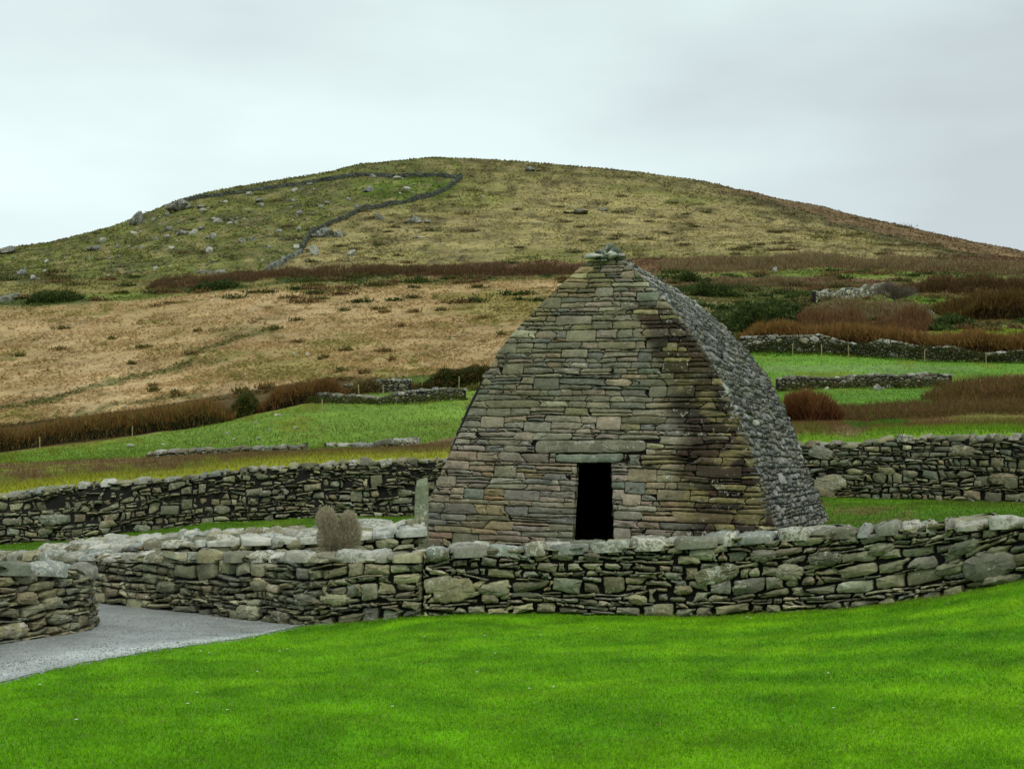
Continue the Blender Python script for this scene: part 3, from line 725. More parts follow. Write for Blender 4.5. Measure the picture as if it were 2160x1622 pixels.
# back wall of the enclosure
dry_wall('dry_stone_wall', 'tall dark dry stone wall behind the enclosure, left of the oratory', wall_rows(np.arange(-420, 1090, 50), yB, zgb, zrow(rBt)), .7, .05, .13, ax=1.7, style='courses', ch=(.05, .17), cw=(.09, .36), cope_sz=(.2, .5), lich=.4, cope_light=.6, k=1.4, gap=.024, bev=.025, hjit=.06, forced_px=[(110, 1095, .22), (95, 1120, .14), (470, 1075, .16), (300, 1115, .15), (225, 1105, .14), (720, 1065, .12), (560, 1040, .12), (20, 1100, .14)], rounds=1, back=False, cope_rows=1)
dry_wall('dry_stone_wall', 'tall dry stone wall behind the enclosure, right of the oratory', wall_rows(np.arange(1600, 2900, 40), yB, zgb, zrow(rBt)), .7, .048, .13, ax=2.1, style='courses', ch=(.05, .15), cw=(.10, .38), k=1.4, bev=.022, cope_sz=(.2, .5), lich=.2, cope_light=.5, gap=.016, hjit=.025, rounds=1, back=False,
         forced_px=[(1750, 1018, .27), (1730, 955, .2), (1870, 993, .13), (2030, 950, .18), (2115, 1010, .18), (1920, 1000, .12)], cope_rows=1)

# ------------------------------------------------------------------ the oratory
TH = R(20.2); C1 = np.array([.2074*19.4, 19.4]); EU = np.array([math.cos(TH), -math.sin(TH)]); EV = np.array([math.sin(TH), math.cos(TH)])
Z0 = -1.22; HT = 5.0
vF_ = lambda h: 1.25*(np.clip(h, 0, 6)/5.0)**1.5
def ray_uvh(px, row, y):
    p = np.array([(px-CX)*y/F, y]); d = p-C1; return d@EU, d@EV, (HZ-row)*y/F-Z0
def on_front(px, row):
    lo_, hi_ = 15, 30
    for _ in range(50):
        m = (lo_+hi_)/2; u, v, h = ray_uvh(px, row, m)
        if v-vF_(h) > 0: hi_ = m
        else: lo_ = m
    return u, h
left_o = [(860, 1163), (864, 1152), (874, 1127), (884, 1101), (902, 1062), (910, 1030), (920, 1002), (938, 956), (951, 931), (979, 860), (1000, 811), (1023, 775), (1052, 744), (1083, 700), (1117, 661), (1156, 624), (1197, 590), (1228, 560), (1247, 540)]
right_a = [(1644, 1160), (1637, 1121), (1632, 1095), (1623, 1058), (1609, 1019), (1591, 973), (1575, 928), (1555, 880), (1536, 824), (1508, 775), (1480, 730), (1454, 692), (1415, 645), (1376, 604), (1345, 573), (1315, 545)]
silh = [(1757, 1125), (1751, 1104), (1737, 1078), (1728, 1044), (1721, 1019), (1709, 987), (1693, 956), (1677, 919), (1661, 883), (1644, 846), (1622, 811), (1602, 780), (1573, 737), (1544, 704), (1517, 676), (1478, 641), (1446, 616), (1420, 594), (1400, 576)]
Lt = sorted([(h, u) for u, h in (on_front(*p) for p in left_o)]); Rt = sorted([(h, u) for u, h in (on_front(*p) for p in right_a)])
def ext(T):
    (h0, u0), (h1, u1) = T[0], T[2]; s = (u1-u0)/(h1-h0); return [(-.3, u0+s*(-.3-h0))]+T
Lt, Rt = ext(Lt), ext(Rt)
def polyfit_s(T, deg=5):
    h = np.array([t[0] for t in T]); u = np.array([t[1] for t in T]); return np.polyfit(h, u, deg)
pL, pR = polyfit_s(Lt, 5), polyfit_s(Rt, 5)
uL = lambda h: np.polyval(pL, np.clip(h, -.2, HT)); uR = lambda h: np.polyval(pR, np.clip(h, -.2, HT))
Bt = []
for (px, row) in silh:
    best = None
    for y in np.linspace(20, 32, 1200):
        u, v, h = ray_uvh(px, row, y); e = abs(u-uR(h))
        if v > 1.5 and (best is None or e < best[0]): best = (e, h, v)
    Bt.append((best[1], best[2]))
Bt = sorted(Bt); pB = np.polyfit([b[0] for b in Bt], [b[1] for b in Bt], 3)
vB_ = lambda h: np.polyval(pB, np.clip(h, 0, HT))
print('ORATORY uL', [round(float(uL(h)), 2) for h in (0, 1, 2, 3, 4, 4.8)], 'uR', [round(float(uR(h)), 2) for h in (0, 1, 2, 3, 4, 4.8)], 'vB', [round(float(vB_(h)), 2) for h in (0, 1, 2, 3, 4, 4.8)], 'top', Lt[-1], Rt[-1], Bt[0], Bt[-1])
HT = min(Lt[-1][0], Rt[-1][0])
WAP = np.array([*(C1), Z0+ZC])
def to_world(u, v, h):
    return np.stack([C1[0]+u*EU[0]+v*EV[0], C1[1]+u*EU[1]+v*EV[1], Z0+ZC+h], 1)
orat = empty('stone_oratory', tuple(to_world(np.array([-3.0]), np.array([3.3]), np.array([0.0]))[0]))
tag(orat, 'boat-shaped dry stone oratory with a small dark doorway under a flat lintel', 'stone building')
# doorway in (u, h)
dTL, dTR, dBL, dBR = [on_front(*p) for p in ((1217, 976), (1289, 976), (1207, 1146), (1294, 1146))]
hD = (dTL[1]+dTR[1])/2
def door_u(h, side):
    a, b = (dBL, dTL) if side < 0 else (dBR, dTR)
    return b[0]+(a[0]-b[0])*(b[1]-h)/(b[1]-a[1])
def hull_planes(T_left, T_right):
    """half-planes (n, d) of a convex outline given as left/right curves over height"""
    res = []
    hs = np.linspace(-.2, HT, 16)
    for f, sgn in ((T_left, -1), (T_right, 1)):
        for a, b in zip(hs[:-1], hs[1:]):
            pa = np.array([float(f(a)), a]); pb = np.array([float(f(b)), b]); t = pb-pa; n = np.array([t[1], -t[0]])*sgn*1.0
            n = n/np.hypot(*n); res.append((n, float(n@pa)))
    return res
def stain(u, h):
    """brown rust-like stain down the front's right part; 0..1"""
    c = uR(h)-.32-.22*(HT-h)/HT; wdt = .22+.52*np.clip((4.3-h)/3.5, 0, 1)
    n = fbm(u*3, h*2.2, 101, 3)-.5
    return (1-sstep(.7, 1.5, np.abs(u-c+n*.5)/wdt))*sstep(4.3, 3.7, h)
front = MB(); planes = hull_planes(uL, uR)
fmap = lambda u, h, o: to_world(u, vF_(h)-o, h)
cells = courses(-6.4, .4, HT, .058, .14, .17, .56, slope=-.028, seed=3, hsc=lambda y: 1.32-.45*min(max(y/4.6, 0), 1), slant=.45, spl=.16)
lint1 = on_front(1172, 957), on_front(1316, 976); lint2 = on_front(1128, 929), on_front(1362, 955)
def inbox(c, A, B): return A[0]-.0 < c[0] < B[0]+.0 and B[1]-.01 < c[1] < A[1]+.01
for Pc in cells:
    for n, d in planes:
        Pc = clip_half(Pc, n, d)
        if len(Pc) < 3: break
    if len(Pc) < 3: continue
    c = Pc.mean(0)
    if c[1] > HT-.02: continue
    # keep the lintels and the door clear
    skip = False
    for A, B in (lint1, lint2):
        if Pc[:, 0].max() > A[0] and Pc[:, 0].min() < B[0] and Pc[:, 1].max() > B[1] and Pc[:, 1].min() < A[1]:
            opts = [(np.array([1., 0]), A[0]), (np.array([-1., 0]), -B[0]), (np.array([0, 1.]), B[1]), (np.array([0, -1.]), -A[1])]
            best = max(((lambda Q: (abs(area(Q)) if len(Q) > 2 else 0, k_))(clip_half(Pc, *o_)) for k_, o_ in enumerate(opts)))
            if best[0] < .0012: skip = True; break
            Pc = clip_half(Pc, *opts[best[1]])
    if skip: continue
    if Pc[:, 1].min() < hD-.01:
        ym = min(c[1], hD); l_, r_ = door_u(ym, -1), door_u(ym, 1)
        if Pc[:, 0].max() > l_ and Pc[:, 0].min() < r_:
            qa = clip_half(Pc, np.array([1., 0]), l_); qb = clip_half(Pc, np.array([-1., 0]), -r_)
            aa_, ab_ = (abs(area(qa)) if len(qa) > 2 else 0), (abs(area(qb)) if len(qb) > 2 else 0)
            Pc = qa if aa_ > ab_ else qb
            if max(aa_, ab_) < .0015: continue
    c = Pc.mean(0)
    col = pick(ORAT, 1.38, .11)*(.88 if c[1] > 2.2 else 1)
    r = random.random()
    if r < .03: col = lin((150, 132, 112))
    elif r < .045: col = lin((118, 124, 110))
    elif r < .07: col = lin((164, 160, 138))
    if c[1] > 2.1: col = col*np.array([.98, 1.0, .90])
    if c[1] < 1.6 and random.random() < .3: col = col*np.array([1.1, 1.0, .98])
    yellow = fbm(np.array([c[0]*1.2]), np.array([c[1]*.9]), 130, 3)[0]
    if yellow > .6: col = col*np.array([1.0, .97, .76])
    s_ = float(stain(c[0], c[1])); lich = .15*random.random()
    if s_ > .05:
        lich = .3*random.random()
    dk = random.uniform(.3, 1.5); dq = random.uniform(.62, 1.3)
    if s_ > .2 and random.random() < .13: col = lin((150, 140, 92))*random.uniform(.8, 1.15); dq = .2; lich = .3
    def cf(u_, h_, c_, dk=dk, dq=dq):
        q_ = stain(u_, h_)*np.clip(.6+1.5*(fbm(u_*4, h_*5, 111, 3)), 0, 1.1)*dq; q_ = np.clip(q_, 0, 1); yl = sstep(.585, .65, fbm(u_*2.6, h_*3.4, 118, 4))*sstep(.1, .5, stain(u_, h_))
        o_ = np.tile(c_, (len(u_), 1)); d_ = np.array([.034, .018, .008])*dk
        o_[:, :3] = o_[:, :3]*(1-q_[:, None]*.95)+d_*q_[:, None]*.95; o_[:, :3] = o_[:, :3]*(1-yl[:, None]*.75)+np.array([.24, .20, .085])*yl[:, None]*.75
        return o_
    stone(front, Pc, fmap, col, gap=.006*random.uniform(.3, 1.8), rc=random.uniform(.8, .9), bev=.014, depth=.16, h=random.uniform(-.012, .012), bulge=random.uniform(.002, .012), tilt=(random.gauss(0, .025), random.gauss(-.02, .05)), rounds=2, lichen=lich, rough=.003, colfn=cf)
front.build('front_wall', M_STONE, orat)
lt_ = MB()
for (A, B), colr, o_ in ((lint1, (110, 116, 100), .02), (lint2, (112, 109, 92), .005)):
    m_ = 7; xs = np.linspace(A[0]+.01, B[0]-.01, m_); nn = [random.uniform(-.008, .008) for _ in range(m_)]
    P_ = [(x, B[1]+.004+n_) for x, n_ in zip(xs, nn)]+[(x, A[1]-.004+n_) for x, n_ in zip(xs[::-1], nn)]
    if o_ == .02: P_[m_-1] = (P_[m_-1][0]-.02, P_[m_-1][1]+.02)
    stone(lt_, P_, fmap, lin(colr)*1.22, gap=.004, bev=.018, depth=.3, h=o_, bulge=.006, lichen=.2, rounds=2)
lt_.build('lintel', M_STONE, orat)
# sides, rear
def side_wall(name, f_u, sgn, hmin, hmax, wmin, wmax, pal, kk):
    mb_ = MB(); cl = courses(-.2, 8.2, HT, hmin, hmax, wmin, wmax, seed=11 if sgn > 0 else 17, wav=.05, slant=.45, spl=.1)
    pls = []
    hs = np.linspace(-.2, HT, 14)
    for f, sg_ in ((vF_, -1), (vB_, 1)):
        for a, b in zip(hs[:-1], hs[1:]):
            pa = np.array([float(f(max(a, 0))), a]); pb = np.array([float(f(max(b, 0))), b]); t = pb-pa; n = np.array([t[1], -t[0]])*sg_
            n = n/np.hypot(*n); pls.append((n, float(n@pa)))
    def m_(v, h, o):
        e = .02; s = (f_u(h+e)-f_u(h-e))/(2*e)*sgn; l = np.sqrt(1+s*s)      # surface leans in by s per metre
        return to_world(f_u(h)+sgn*o/l, v, h+o*(-s)/l)
    if sgn < 0: mm = lambda v, h, o: m_(v, h, o-.05)
    else: mm = m_
    for Pc in cl:
        Pc = Pc.copy(); hc = np.clip(Pc[:, 1], 0, HT); e0 = .05 if sgn < 0 else 0.0
        Pc[:, 0] = np.clip(Pc[:, 0], vF_(hc)+e0, vB_(hc)); Pc[:, 1] = np.minimum(Pc[:, 1], HT)
        if abs(area(Pc)) < .0015 or Pc[:, 1].mean() > HT-.02: continue
        col = pick(pal, kk, .16)
        if random.random() < .06: col = col*1.35
        stone(mb_, Pc if sgn < 0 else Pc[::-1], mm, col, gap=.010*random.uniform(.6, 2), bev=.016, depth=.12, h=random.uniform(-.015, .03), bulge=.010, tilt=(random.gauss(0, .03), random.gauss(-.20, .07)), rounds=1, lichen=.12*random.random()+max(0, Pc[:, 1].mean()-3.6)*.35, rough=.004)
    return mb_.build(name, M_STONE, orat)
SIDE = [(114, 114, 108), (102, 103, 100), (124, 124, 117), (92, 93, 90), (110, 108, 98), (134, 134, 128)]
side_wall('right_side_wall', uR, 1, .05, .115, .12, .40, SIDE, 1.2)
side_wall('left_side_wall', uL, -1, .09, .18, .2, .5, ORAT, 1.1)
rear = MB()
for Pc in courses(-6.4, .4, HT, .1, .18, .25, .6, seed=23):
    for n, d in planes:
        Pc = clip_half(Pc, n, d)
        if len(Pc) < 3: break
    if len(Pc) < 3 or Pc[:, 1].mean() > HT: continue
    stone(rear, Pc, lambda u, h, o: to_world(u, vB_(h)+o, h), pick(SIDE), rounds=1, depth=.12, bulge=.01)
rear.build('rear_wall', M_STONE, orat)
# inner hull (dark rubble) with a doorway passage and a closed chamber
core = MB(); hs = np.linspace(-.3, HT-.02, 26); iN = .055
def ring(h):
    a = to_world(np.array([uL(h)+iN, uR(h)-iN, uR(h)-iN, uL(h)+iN]), np.array([vF_(h)+iN, vF_(h)+iN, vB_(h)-iN, vB_(h)-iN]), np.array([h]*4)); return a
RG = np.array([ring(h) for h in hs]); v = RG.reshape(-1, 3); fl = []
for i in range(len(hs)-1):
    for k in (1, 2, 3):
        k2 = (k+1) % 4; fl += [i*4+k, i*4+k2, (i+1)*4+k2, (i+1)*4+k]
top_i = (len(hs)-1)*4; fl += [top_i, top_i+1, top_i+2, top_i+3]
core.add(v, fl, [4]*(len(fl)//4), (.02, .018, .012))
# front of the hull in strips left and right of the door and above it
def strip(fl_, fr_, h0, h1, n=12):
    hh = np.linspace(h0, h1, n); a = np.array([to_world(np.array([fl_(h), fr_(h)]), np.array([vF_(h)+iN]*2), np.array([h]*2)) for h in hh]).reshape(-1, 3)
    f = []
    for i in range(n-1): f += [2*i, 2*i+1, 2*i+3, 2*i+2]
    core.add(a, f, [4]*(n-1), (.02, .018, .012))
du = .03
strip(lambda h: uL(h)+iN, lambda h: door_u(h, -1)-du, -.3, hD+.02); strip(lambda h: door_u(h, 1)+du, lambda h: uR(h)-iN, -.3, hD+.02)
strip(lambda h: uL(h)+iN, lambda h: uR(h)-iN, hD+.02, HT-.02, 20)
core.build('rubble_core', M_CORE, orat, smooth=False)
pas = MB()
# passage jambs: coursed stones on both sides, a flat soffit, ending in the closed dark chamber
for sgn in (-1, 1):
    for Pc in courses(0.02, 1.15, hD, .12, .26, .35, .7, seed=31+sgn):
        Pc[:, 0] = np.clip(Pc[:, 0], .0, 1.15); Pc[:, 1] = np.minimum(Pc[:, 1], hD)
        f_ = lambda d_, h_, o_, s_=sgn: to_world(door_u(h_, s_)-s_*(o_+.0)+(-.30*d_ if s_ < 0 else 0*d_), vF_(h_)+d_+.03, h_)  # left jamb splayed inward so its reveal hides and the opening reads black
        stone(pas, Pc if sgn > 0 else Pc[::-1], f_, pick(ORAT, .3)*np.array([.9, 1, .7]), depth=.05, gap=.006, bev=.02, h=random.uniform(-.015, .01), rounds=1)  # doorway shade put into the jamb colour by darkening it, plus mossy tint
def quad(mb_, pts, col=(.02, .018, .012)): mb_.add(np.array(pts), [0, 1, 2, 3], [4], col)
W = lambda u, v_, h: to_world(np.array([u]), np.array([v_]), np.array([h]))[0]
v1 = 1.3
for sgn in (-1, 1):
    sp_ = -.30*1.3 if sgn < 0 else 0
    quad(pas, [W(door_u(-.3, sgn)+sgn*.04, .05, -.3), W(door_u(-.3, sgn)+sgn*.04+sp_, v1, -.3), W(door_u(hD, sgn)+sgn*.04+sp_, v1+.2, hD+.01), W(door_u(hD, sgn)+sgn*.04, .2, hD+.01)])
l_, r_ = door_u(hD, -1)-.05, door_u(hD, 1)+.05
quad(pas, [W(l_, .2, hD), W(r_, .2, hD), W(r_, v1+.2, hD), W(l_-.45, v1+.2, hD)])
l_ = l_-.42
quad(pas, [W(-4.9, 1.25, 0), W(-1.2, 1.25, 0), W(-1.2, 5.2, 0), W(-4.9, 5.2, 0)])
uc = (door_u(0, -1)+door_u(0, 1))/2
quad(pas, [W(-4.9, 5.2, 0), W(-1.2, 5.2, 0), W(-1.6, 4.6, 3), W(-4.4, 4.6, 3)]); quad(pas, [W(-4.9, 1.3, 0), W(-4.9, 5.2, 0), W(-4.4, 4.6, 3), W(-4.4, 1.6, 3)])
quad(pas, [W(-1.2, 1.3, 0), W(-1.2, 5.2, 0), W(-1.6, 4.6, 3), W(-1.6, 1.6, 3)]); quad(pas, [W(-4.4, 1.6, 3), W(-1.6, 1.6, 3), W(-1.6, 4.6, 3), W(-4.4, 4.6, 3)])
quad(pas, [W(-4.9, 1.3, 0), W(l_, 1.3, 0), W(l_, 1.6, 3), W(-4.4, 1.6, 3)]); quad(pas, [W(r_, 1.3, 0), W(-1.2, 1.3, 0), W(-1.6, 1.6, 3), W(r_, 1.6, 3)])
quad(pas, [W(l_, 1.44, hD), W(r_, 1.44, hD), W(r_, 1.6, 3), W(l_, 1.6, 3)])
pas.build('doorway', M_STONE, orat)
# ridge stones, and the lichened cap stones at the front end of the ridge
def rock(mb_, c, r, col, seed, lich=.5, sub=2, rough=.25, rot=0.0, cuts=11):
    import bmesh
    bm = bmesh.new(); bmesh.ops.create_icosphere(bm, subdivisions=sub, radius=1)
    vv = np.array([v_.co[:] for v_ in bm.verts]); ff = [[v_.index for v_ in f.verts] for f in bm.faces]; bm.free()
    k = np.random.default_rng(seed); 
    for _ in range(cuts):                     # knock flat facets off a lump
        n = k.normal(size=3); n /= np.linalg.norm(n); d = k.uniform(.38, .8); s = vv@n; vv = vv-np.outer(np.maximum(s-d, 0)*.9, n)
    vv = vv*(1+rough*.4*(k.random((len(vv), 1))-.5))
    cr, sr = math.cos(rot), math.sin(rot); vv = vv*np.array(r); vv = np.stack([vv[:, 0]*cr-vv[:, 1]*sr, vv[:, 0]*sr+vv[:, 1]*cr, vv[:, 2]], 1)+np.array(c)
    mb_.add(vv, np.array(ff).ravel(), [3]*len(ff), np.append(col, lich))
rg = MB(); vf, vb = float(vF_(HT)), float(vB_(HT))
vv_ = vf-.05; kx = 0
while vv_ < vb+.05:
    t = (vv_-vf)/(vb-vf); sag = -.10*math.sin(math.pi*t)
    for uu in (float(uL(HT))*.72+float(uR(HT))*.28, float(uL(HT))*.35+float(uR(HT))*.65):
        c_ = W(uu+random.uniform(-.04, .04), vv_, HT+.03+sag+random.uniform(-.02, .03))
        rock(rg, c_, (random.uniform(.16, .24), random.uniform(.12, .2), random.uniform(.05, .08)), lin(random.choice([(134, 140, 128), (116, 120, 108), (150, 152, 138)])), 300+kx, .8, rot=-TH+random.uniform(-.3, .3)); kx += 1
    vv_ += random.uniform(.2, .3)
rg.build('ridge_stones', M_STONE, orat)
cap = MB()
for k, (px, row, rw, rh, dv) in enumerate([(1281, 522, .11, .10, .10), (1268, 533, .12, .08, .0), (1296, 532, .12, .09, .05), (1256, 541, .10, .06, -.03), (1284, 542, .17, .07, -.06), (1308, 541, .12, .08, .0), (1318, 549, .08, .05, .05), (1328, 556, .08, .05, .12), (1275, 551, .20, .045, -.02)]):
    u, h = on_front(px, row); c_ = W(u, float(vF_(min(h, HT)))+.05+dv, h)
    rock(cap, c_, (rw, rw*.9, rh), lin(random.choice([(74, 86, 72), (100, 106, 90), (84, 94, 78)])), 400+k, .35, rot=k, rough=.5, sub=2, cuts=6)
cap.build('cap_stones', M_STONE, orat, smooth=False)

# ------------------------------------------------------------------ pillar stone beside the oratory
ps = MB(); base = ptz(889, 20.75, None); zt_ = (HZ-1010)*20.75/F+ZC
n = 12; w0, w1, th_ = .125, .108, .07; prof = []
hh = np.linspace(base[2]-.2, zt_, 12)
rings = []
for k, z in enumerate(hh):
    t = k/(len(hh)-1); ww = (w0+(w1-w0)*t)*(1 if t < .86 else .95 if t < .95 else .80)*(1+.05*math.sin(k*2.1)); d = th_*(1 if t < .95 else .7)
    a = np.linspace(0, 2*math.pi, n, endpoint=False)+.26
    sx = np.sign(np.cos(a))*np.abs(np.cos(a))**.45*ww; sy = np.sign(np.sin(a))*np.abs(np.sin(a))**.45*d
    rings.append(np.stack([base[0]+sx+.02*(t-.5), base[1]+sy, np.full(n, z)+sx*.25*(t > .9)], 1)+(RNG.random((n, 3))-.5)*.008)
v = np.vstack(rings); fl = []
for i in range(len(hh)-1):
    for k in range(n): fl += [i*n+k, i*n+(k+1) % n, (i+1)*n+(k+1) % n, (i+1)*n+k]
tot = [4]*(len(fl)//4); fl += list(range((len(hh)-1)*n, len(hh)*n)); tot.append(n)
ps.add(v, fl, tot, (*lin((122, 130, 104))*1.1, .3))
tag(ps.build('pillar_stone', M_STONE, None, origin=tuple(base)), 'slim upright grey-green slab standing at the left corner of the oratory', 'standing stone')

# ------------------------------------------------------------------ vegetation
def blades(mb_, pos, ln, wd, up, spread, cols, tip=.25):
    """n thin tapering blades: pos (n,3) root; ln, wd scalars or arrays; up = main direction"""
    n = len(pos); d = np.tile(np.array(up, float), (n, 1))+RNG.normal(size=(n, 3))*spread; d /= np.linalg.norm(d, axis=1)[:, None]
    ln = np.broadcast_to(ln, (n,))*(.6+.8*RNG.random(n)); wd = np.broadcast_to(wd, (n,))
    s = np.cross(d, RNG.normal(size=(n, 3))); s /= np.linalg.norm(s, axis=1)[:, None]+1e-9
    a = pos-s*wd[:, None]/2; b = pos+s*wd[:, None]/2; tp_ = pos+d*ln[:, None]
    c = tp_+s*wd[:, None]*tip/2; e = tp_-s*wd[:, None]*tip/2
    v = np.stack([a, b, c, e], 1).reshape(-1, 3); cc = np.repeat(cols, 4, 0)
    mb_.add(v, np.arange(4*n), np.full(n, 4), cc)
def tri_blades(mb_, pos, ln, wd, lean, cols):
    n = len(pos); a = RNG.random(n)*2*math.pi; l = np.broadcast_to(ln, (n,))*(.55+.9*RNG.random(n)); w_ = np.broadcast_to(wd, (n,))
    s = np.stack([np.cos(a), np.sin(a), np.zeros(n)], 1)*w_[:, None]/2
    tp_ = pos+np.stack([RNG.normal(size=n)*lean*l, RNG.normal(size=n)*lean*l, l], 1)
    v = np.stack([pos-s, pos+s, tp_], 1).reshape(-1, 3); mb_.add(v, np.arange(3*n), np.full(n, 3), np.repeat(cols, 3, 0))
def vary(base, n, s=.25, alt=None, p=.3):
    c = np.tile(np.asarray(base, float), (n, 1))
    if alt is not None: m = RNG.random(n) < p; c[m] = np.asarray(alt)
    return c*(1+(RNG.random((n, 1))-.5)*2*s)
def grid_z(x, y):
    """fast ground height from the terrain grid"""
    px = CX+F*x/y; j = np.clip(np.searchsorted(pxc[45:-45], px)+45, 46, nc-46); t = (px-pxc[j-1])/(pxc[j]-pxc[j-1])
    out_ = np.zeros(len(x))
    Ya = YY[:, j-1]*(1-t)+YY[:, j]*t; Za = ZW[:, j-1]*(1-t)+ZW[:, j]*t
    k = np.clip((Ya < y[None]).sum(0), 1, nr-1); ar = np.arange(len(x))
    u = (y-Ya[k-1, ar])/(Ya[k, ar]-Ya[k-1, ar]); return Za[k-1, ar]*(1-u)+Za[k, ar]*u
def grid_c(x, y):
    px = CX+F*x/y; j = np.clip(np.searchsorted(pxc[45:-45], px)+45, 46, nc-46)
    k = np.clip((YY[:, j] < y[None]).sum(0), 0, nr-1); return Cg[k*nc+j]
def scatter(n, y0, y1, px0, px1, power=1.0):
    """points in the ground fan, denser near the camera (power 0 = even in depth)"""
    u = RNG.random(n); y = y0*(y1/y0)**u if power else y0+(y1-y0)*u
    px = px0+(px1-px0)*RNG.random(n); return px, (px-CX)*y/F, y
def chunks(a, n=20000):
    for i in range(0, len(a), n): yield slice(i, i+n)
def zall(x, y):
    return np.concatenate([grid_z(x[s], y[s]) for s in chunks(x)]) if len(x) else x
def call(x, y):
    return np.concatenate([grid_c(x[s], y[s]) for s in chunks(x)])
# lawn grass
n = 330000
px, x, y = scatter(n, 6.2, 16.3, -300, 2850)
rr_ = None
yf = yF(px); z = zall(x, y); row = HZ-F*(z-ZC)/y
keep = (y < yf-.02) & ~((px < 665) & (row < lawn_edge(px)-3.0+5*(RNG.random(n)-.5)+7*(fbm(x*2.5, y*2.5, 301, 2)-.5)))
px, x, y, z = px[keep], x[keep], y[keep], z[keep]; n = len(x)
lg = MB(); c = lawn_cover(x, y)*(1+(RNG.random((n, 1))-.5)*.9)*1.42; m = RNG.random(n) < .05; c[m] = np.array([.30, .34, .10])*(.7+.5*RNG.random((m.sum(), 1)))
tri_blades(lg, np.stack([x, y, z-.003], 1), .022, .0045+.0004*y, .45, c)
tag(lg.build('grass', M_GRASS, smooth=False), 'short dense green grass blades of the lawn', 'grass', kind='stuff')
# loose gravel on the path
n = 42000
px, x, y = scatter(n, 9.5, 21, -150, 700); z = zall(x, y); row = HZ-F*(z-ZC)/y
keep = (y < yF(px)+.1) & (row < lawn_edge(px)+3); px, x, y, z = px[keep], x[keep], y[keep], z[keep]; n = len(x)
r_ = (.006+.013*RNG.random(n)**3)[:, None]; an = RNG.random(n)*6.28
pv = [np.stack([x, y, z+.004], 1)+np.stack([np.cos(an+k*2.09), np.sin(an+k*2.09), 0*an], 1)*r_ for k in range(3)]+[np.stack([x, y, z+.004], 1)+np.array([0, 0, .7])*r_]
v = np.stack(pv, 1).reshape(-1, 3); f = (np.arange(n)[:, None]*4+np.array([0, 1, 3, 1, 2, 3, 2, 0, 3])[None]).ravel()
gv = MB(); gv.add(v, f, np.full(3*n, 3), np.repeat(np.tile(G['path'], (n, 1))*(.65+.6*RNG.random((n, 1))), 4, 0))
tag(gv.build('gravel', M_STONE, smooth=False), 'loose grey gravel scattered over the path', 'gravel', kind='stuff')
# enclosure grass, longer at the wall feet
n = 60000
px, x, y = scatter(n, 16, 35, -150, 2310); z = zall(x, y); keep = (y > yF(px)+.7) & (y < yB(px)-.05)
px, x, y, z = px[keep], x[keep], y[keep], z[keep]; n = len(x); c = call(x, y)*(1+(RNG.random((n, 1))-.5)*.7)
eg = MB(); tri_blades(eg, np.stack([x, y, z], 1), .05, .014, .5, c)
tag(eg.build('grass', M_GRASS, smooth=False), 'darker green turf grass inside the walled enclosure', 'grass', kind='stuff')
# rough grass on the bank behind the back wall and overhanging its top
n = 90000
px, x, y = scatter(n, 28, 62, -150, 2310); z = zall(x, y); keep = (y > yB(px)+.75)
px, x, y, z = px[keep], x[keep], y[keep], z[keep]; n = len(x); c = call(x, y)*(1+(RNG.random((n, 1))-.5)*.8)
rgz = MB(); tri_blades(rgz, np.stack([x, y, z], 1), .12, .022, .5, c)
tag(rgz.build('rough_grass', M_GRASS, smooth=False), 'rough olive and straw grass on the bank behind the back wall', 'grass', kind='stuff')
# pasture grass
n = 70000
px, x, y = scatter(n, 55, 121, -150, 2310); z = zall(x, y); c = call(x, y); keep = c[:, 1] > c[:, 0]*1.25
x, y, z, c = x[keep], y[keep], z[keep], c[keep]; n = len(x)
pg = MB(); tri_blades(pg, np.stack([x, y, z-.01], 1), .14, .07, .7, c*(.55+1.0*RNG.random((n, 1)))*(.7+.7*fbm(x*.3, y*.2, 211, 4))[:, None])
tag(pg.build('pasture_grass', M_GRASS, smooth=False), 'short green grass of the grazed pastures beyond the enclosure', 'grass', kind='stuff')
# tussocks and heather tufts over the tan field and the hill
n = 230000
px, x, y = scatter(n, 118, 640, -150, 2310); keep = (y < y9(px)+2) & (RNG.random(n) < .15+.85*sstep(.35, .62, fbm(x*.22, y*.16, 201, 3)))
px, x, y = px[keep], x[keep], y[keep]; z = zall(x, y); n = len(x); c = call(x, y)*(.80+.38*RNG.random((n, 1)))*(.80+.75*fbm(x*.15, y*.11, 207, 4))[:, None]
tu = MB(); sz = .10+.0007*y
tri_blades(tu, np.stack([x, y, z-.03], 1), sz, sz*2.2, .8, c)
tag(tu.build('tussock_grass', M_GRASS, smooth=False), 'rough tussock grass, bracken and heather over the hill and tan field', 'grass', kind='stuff')

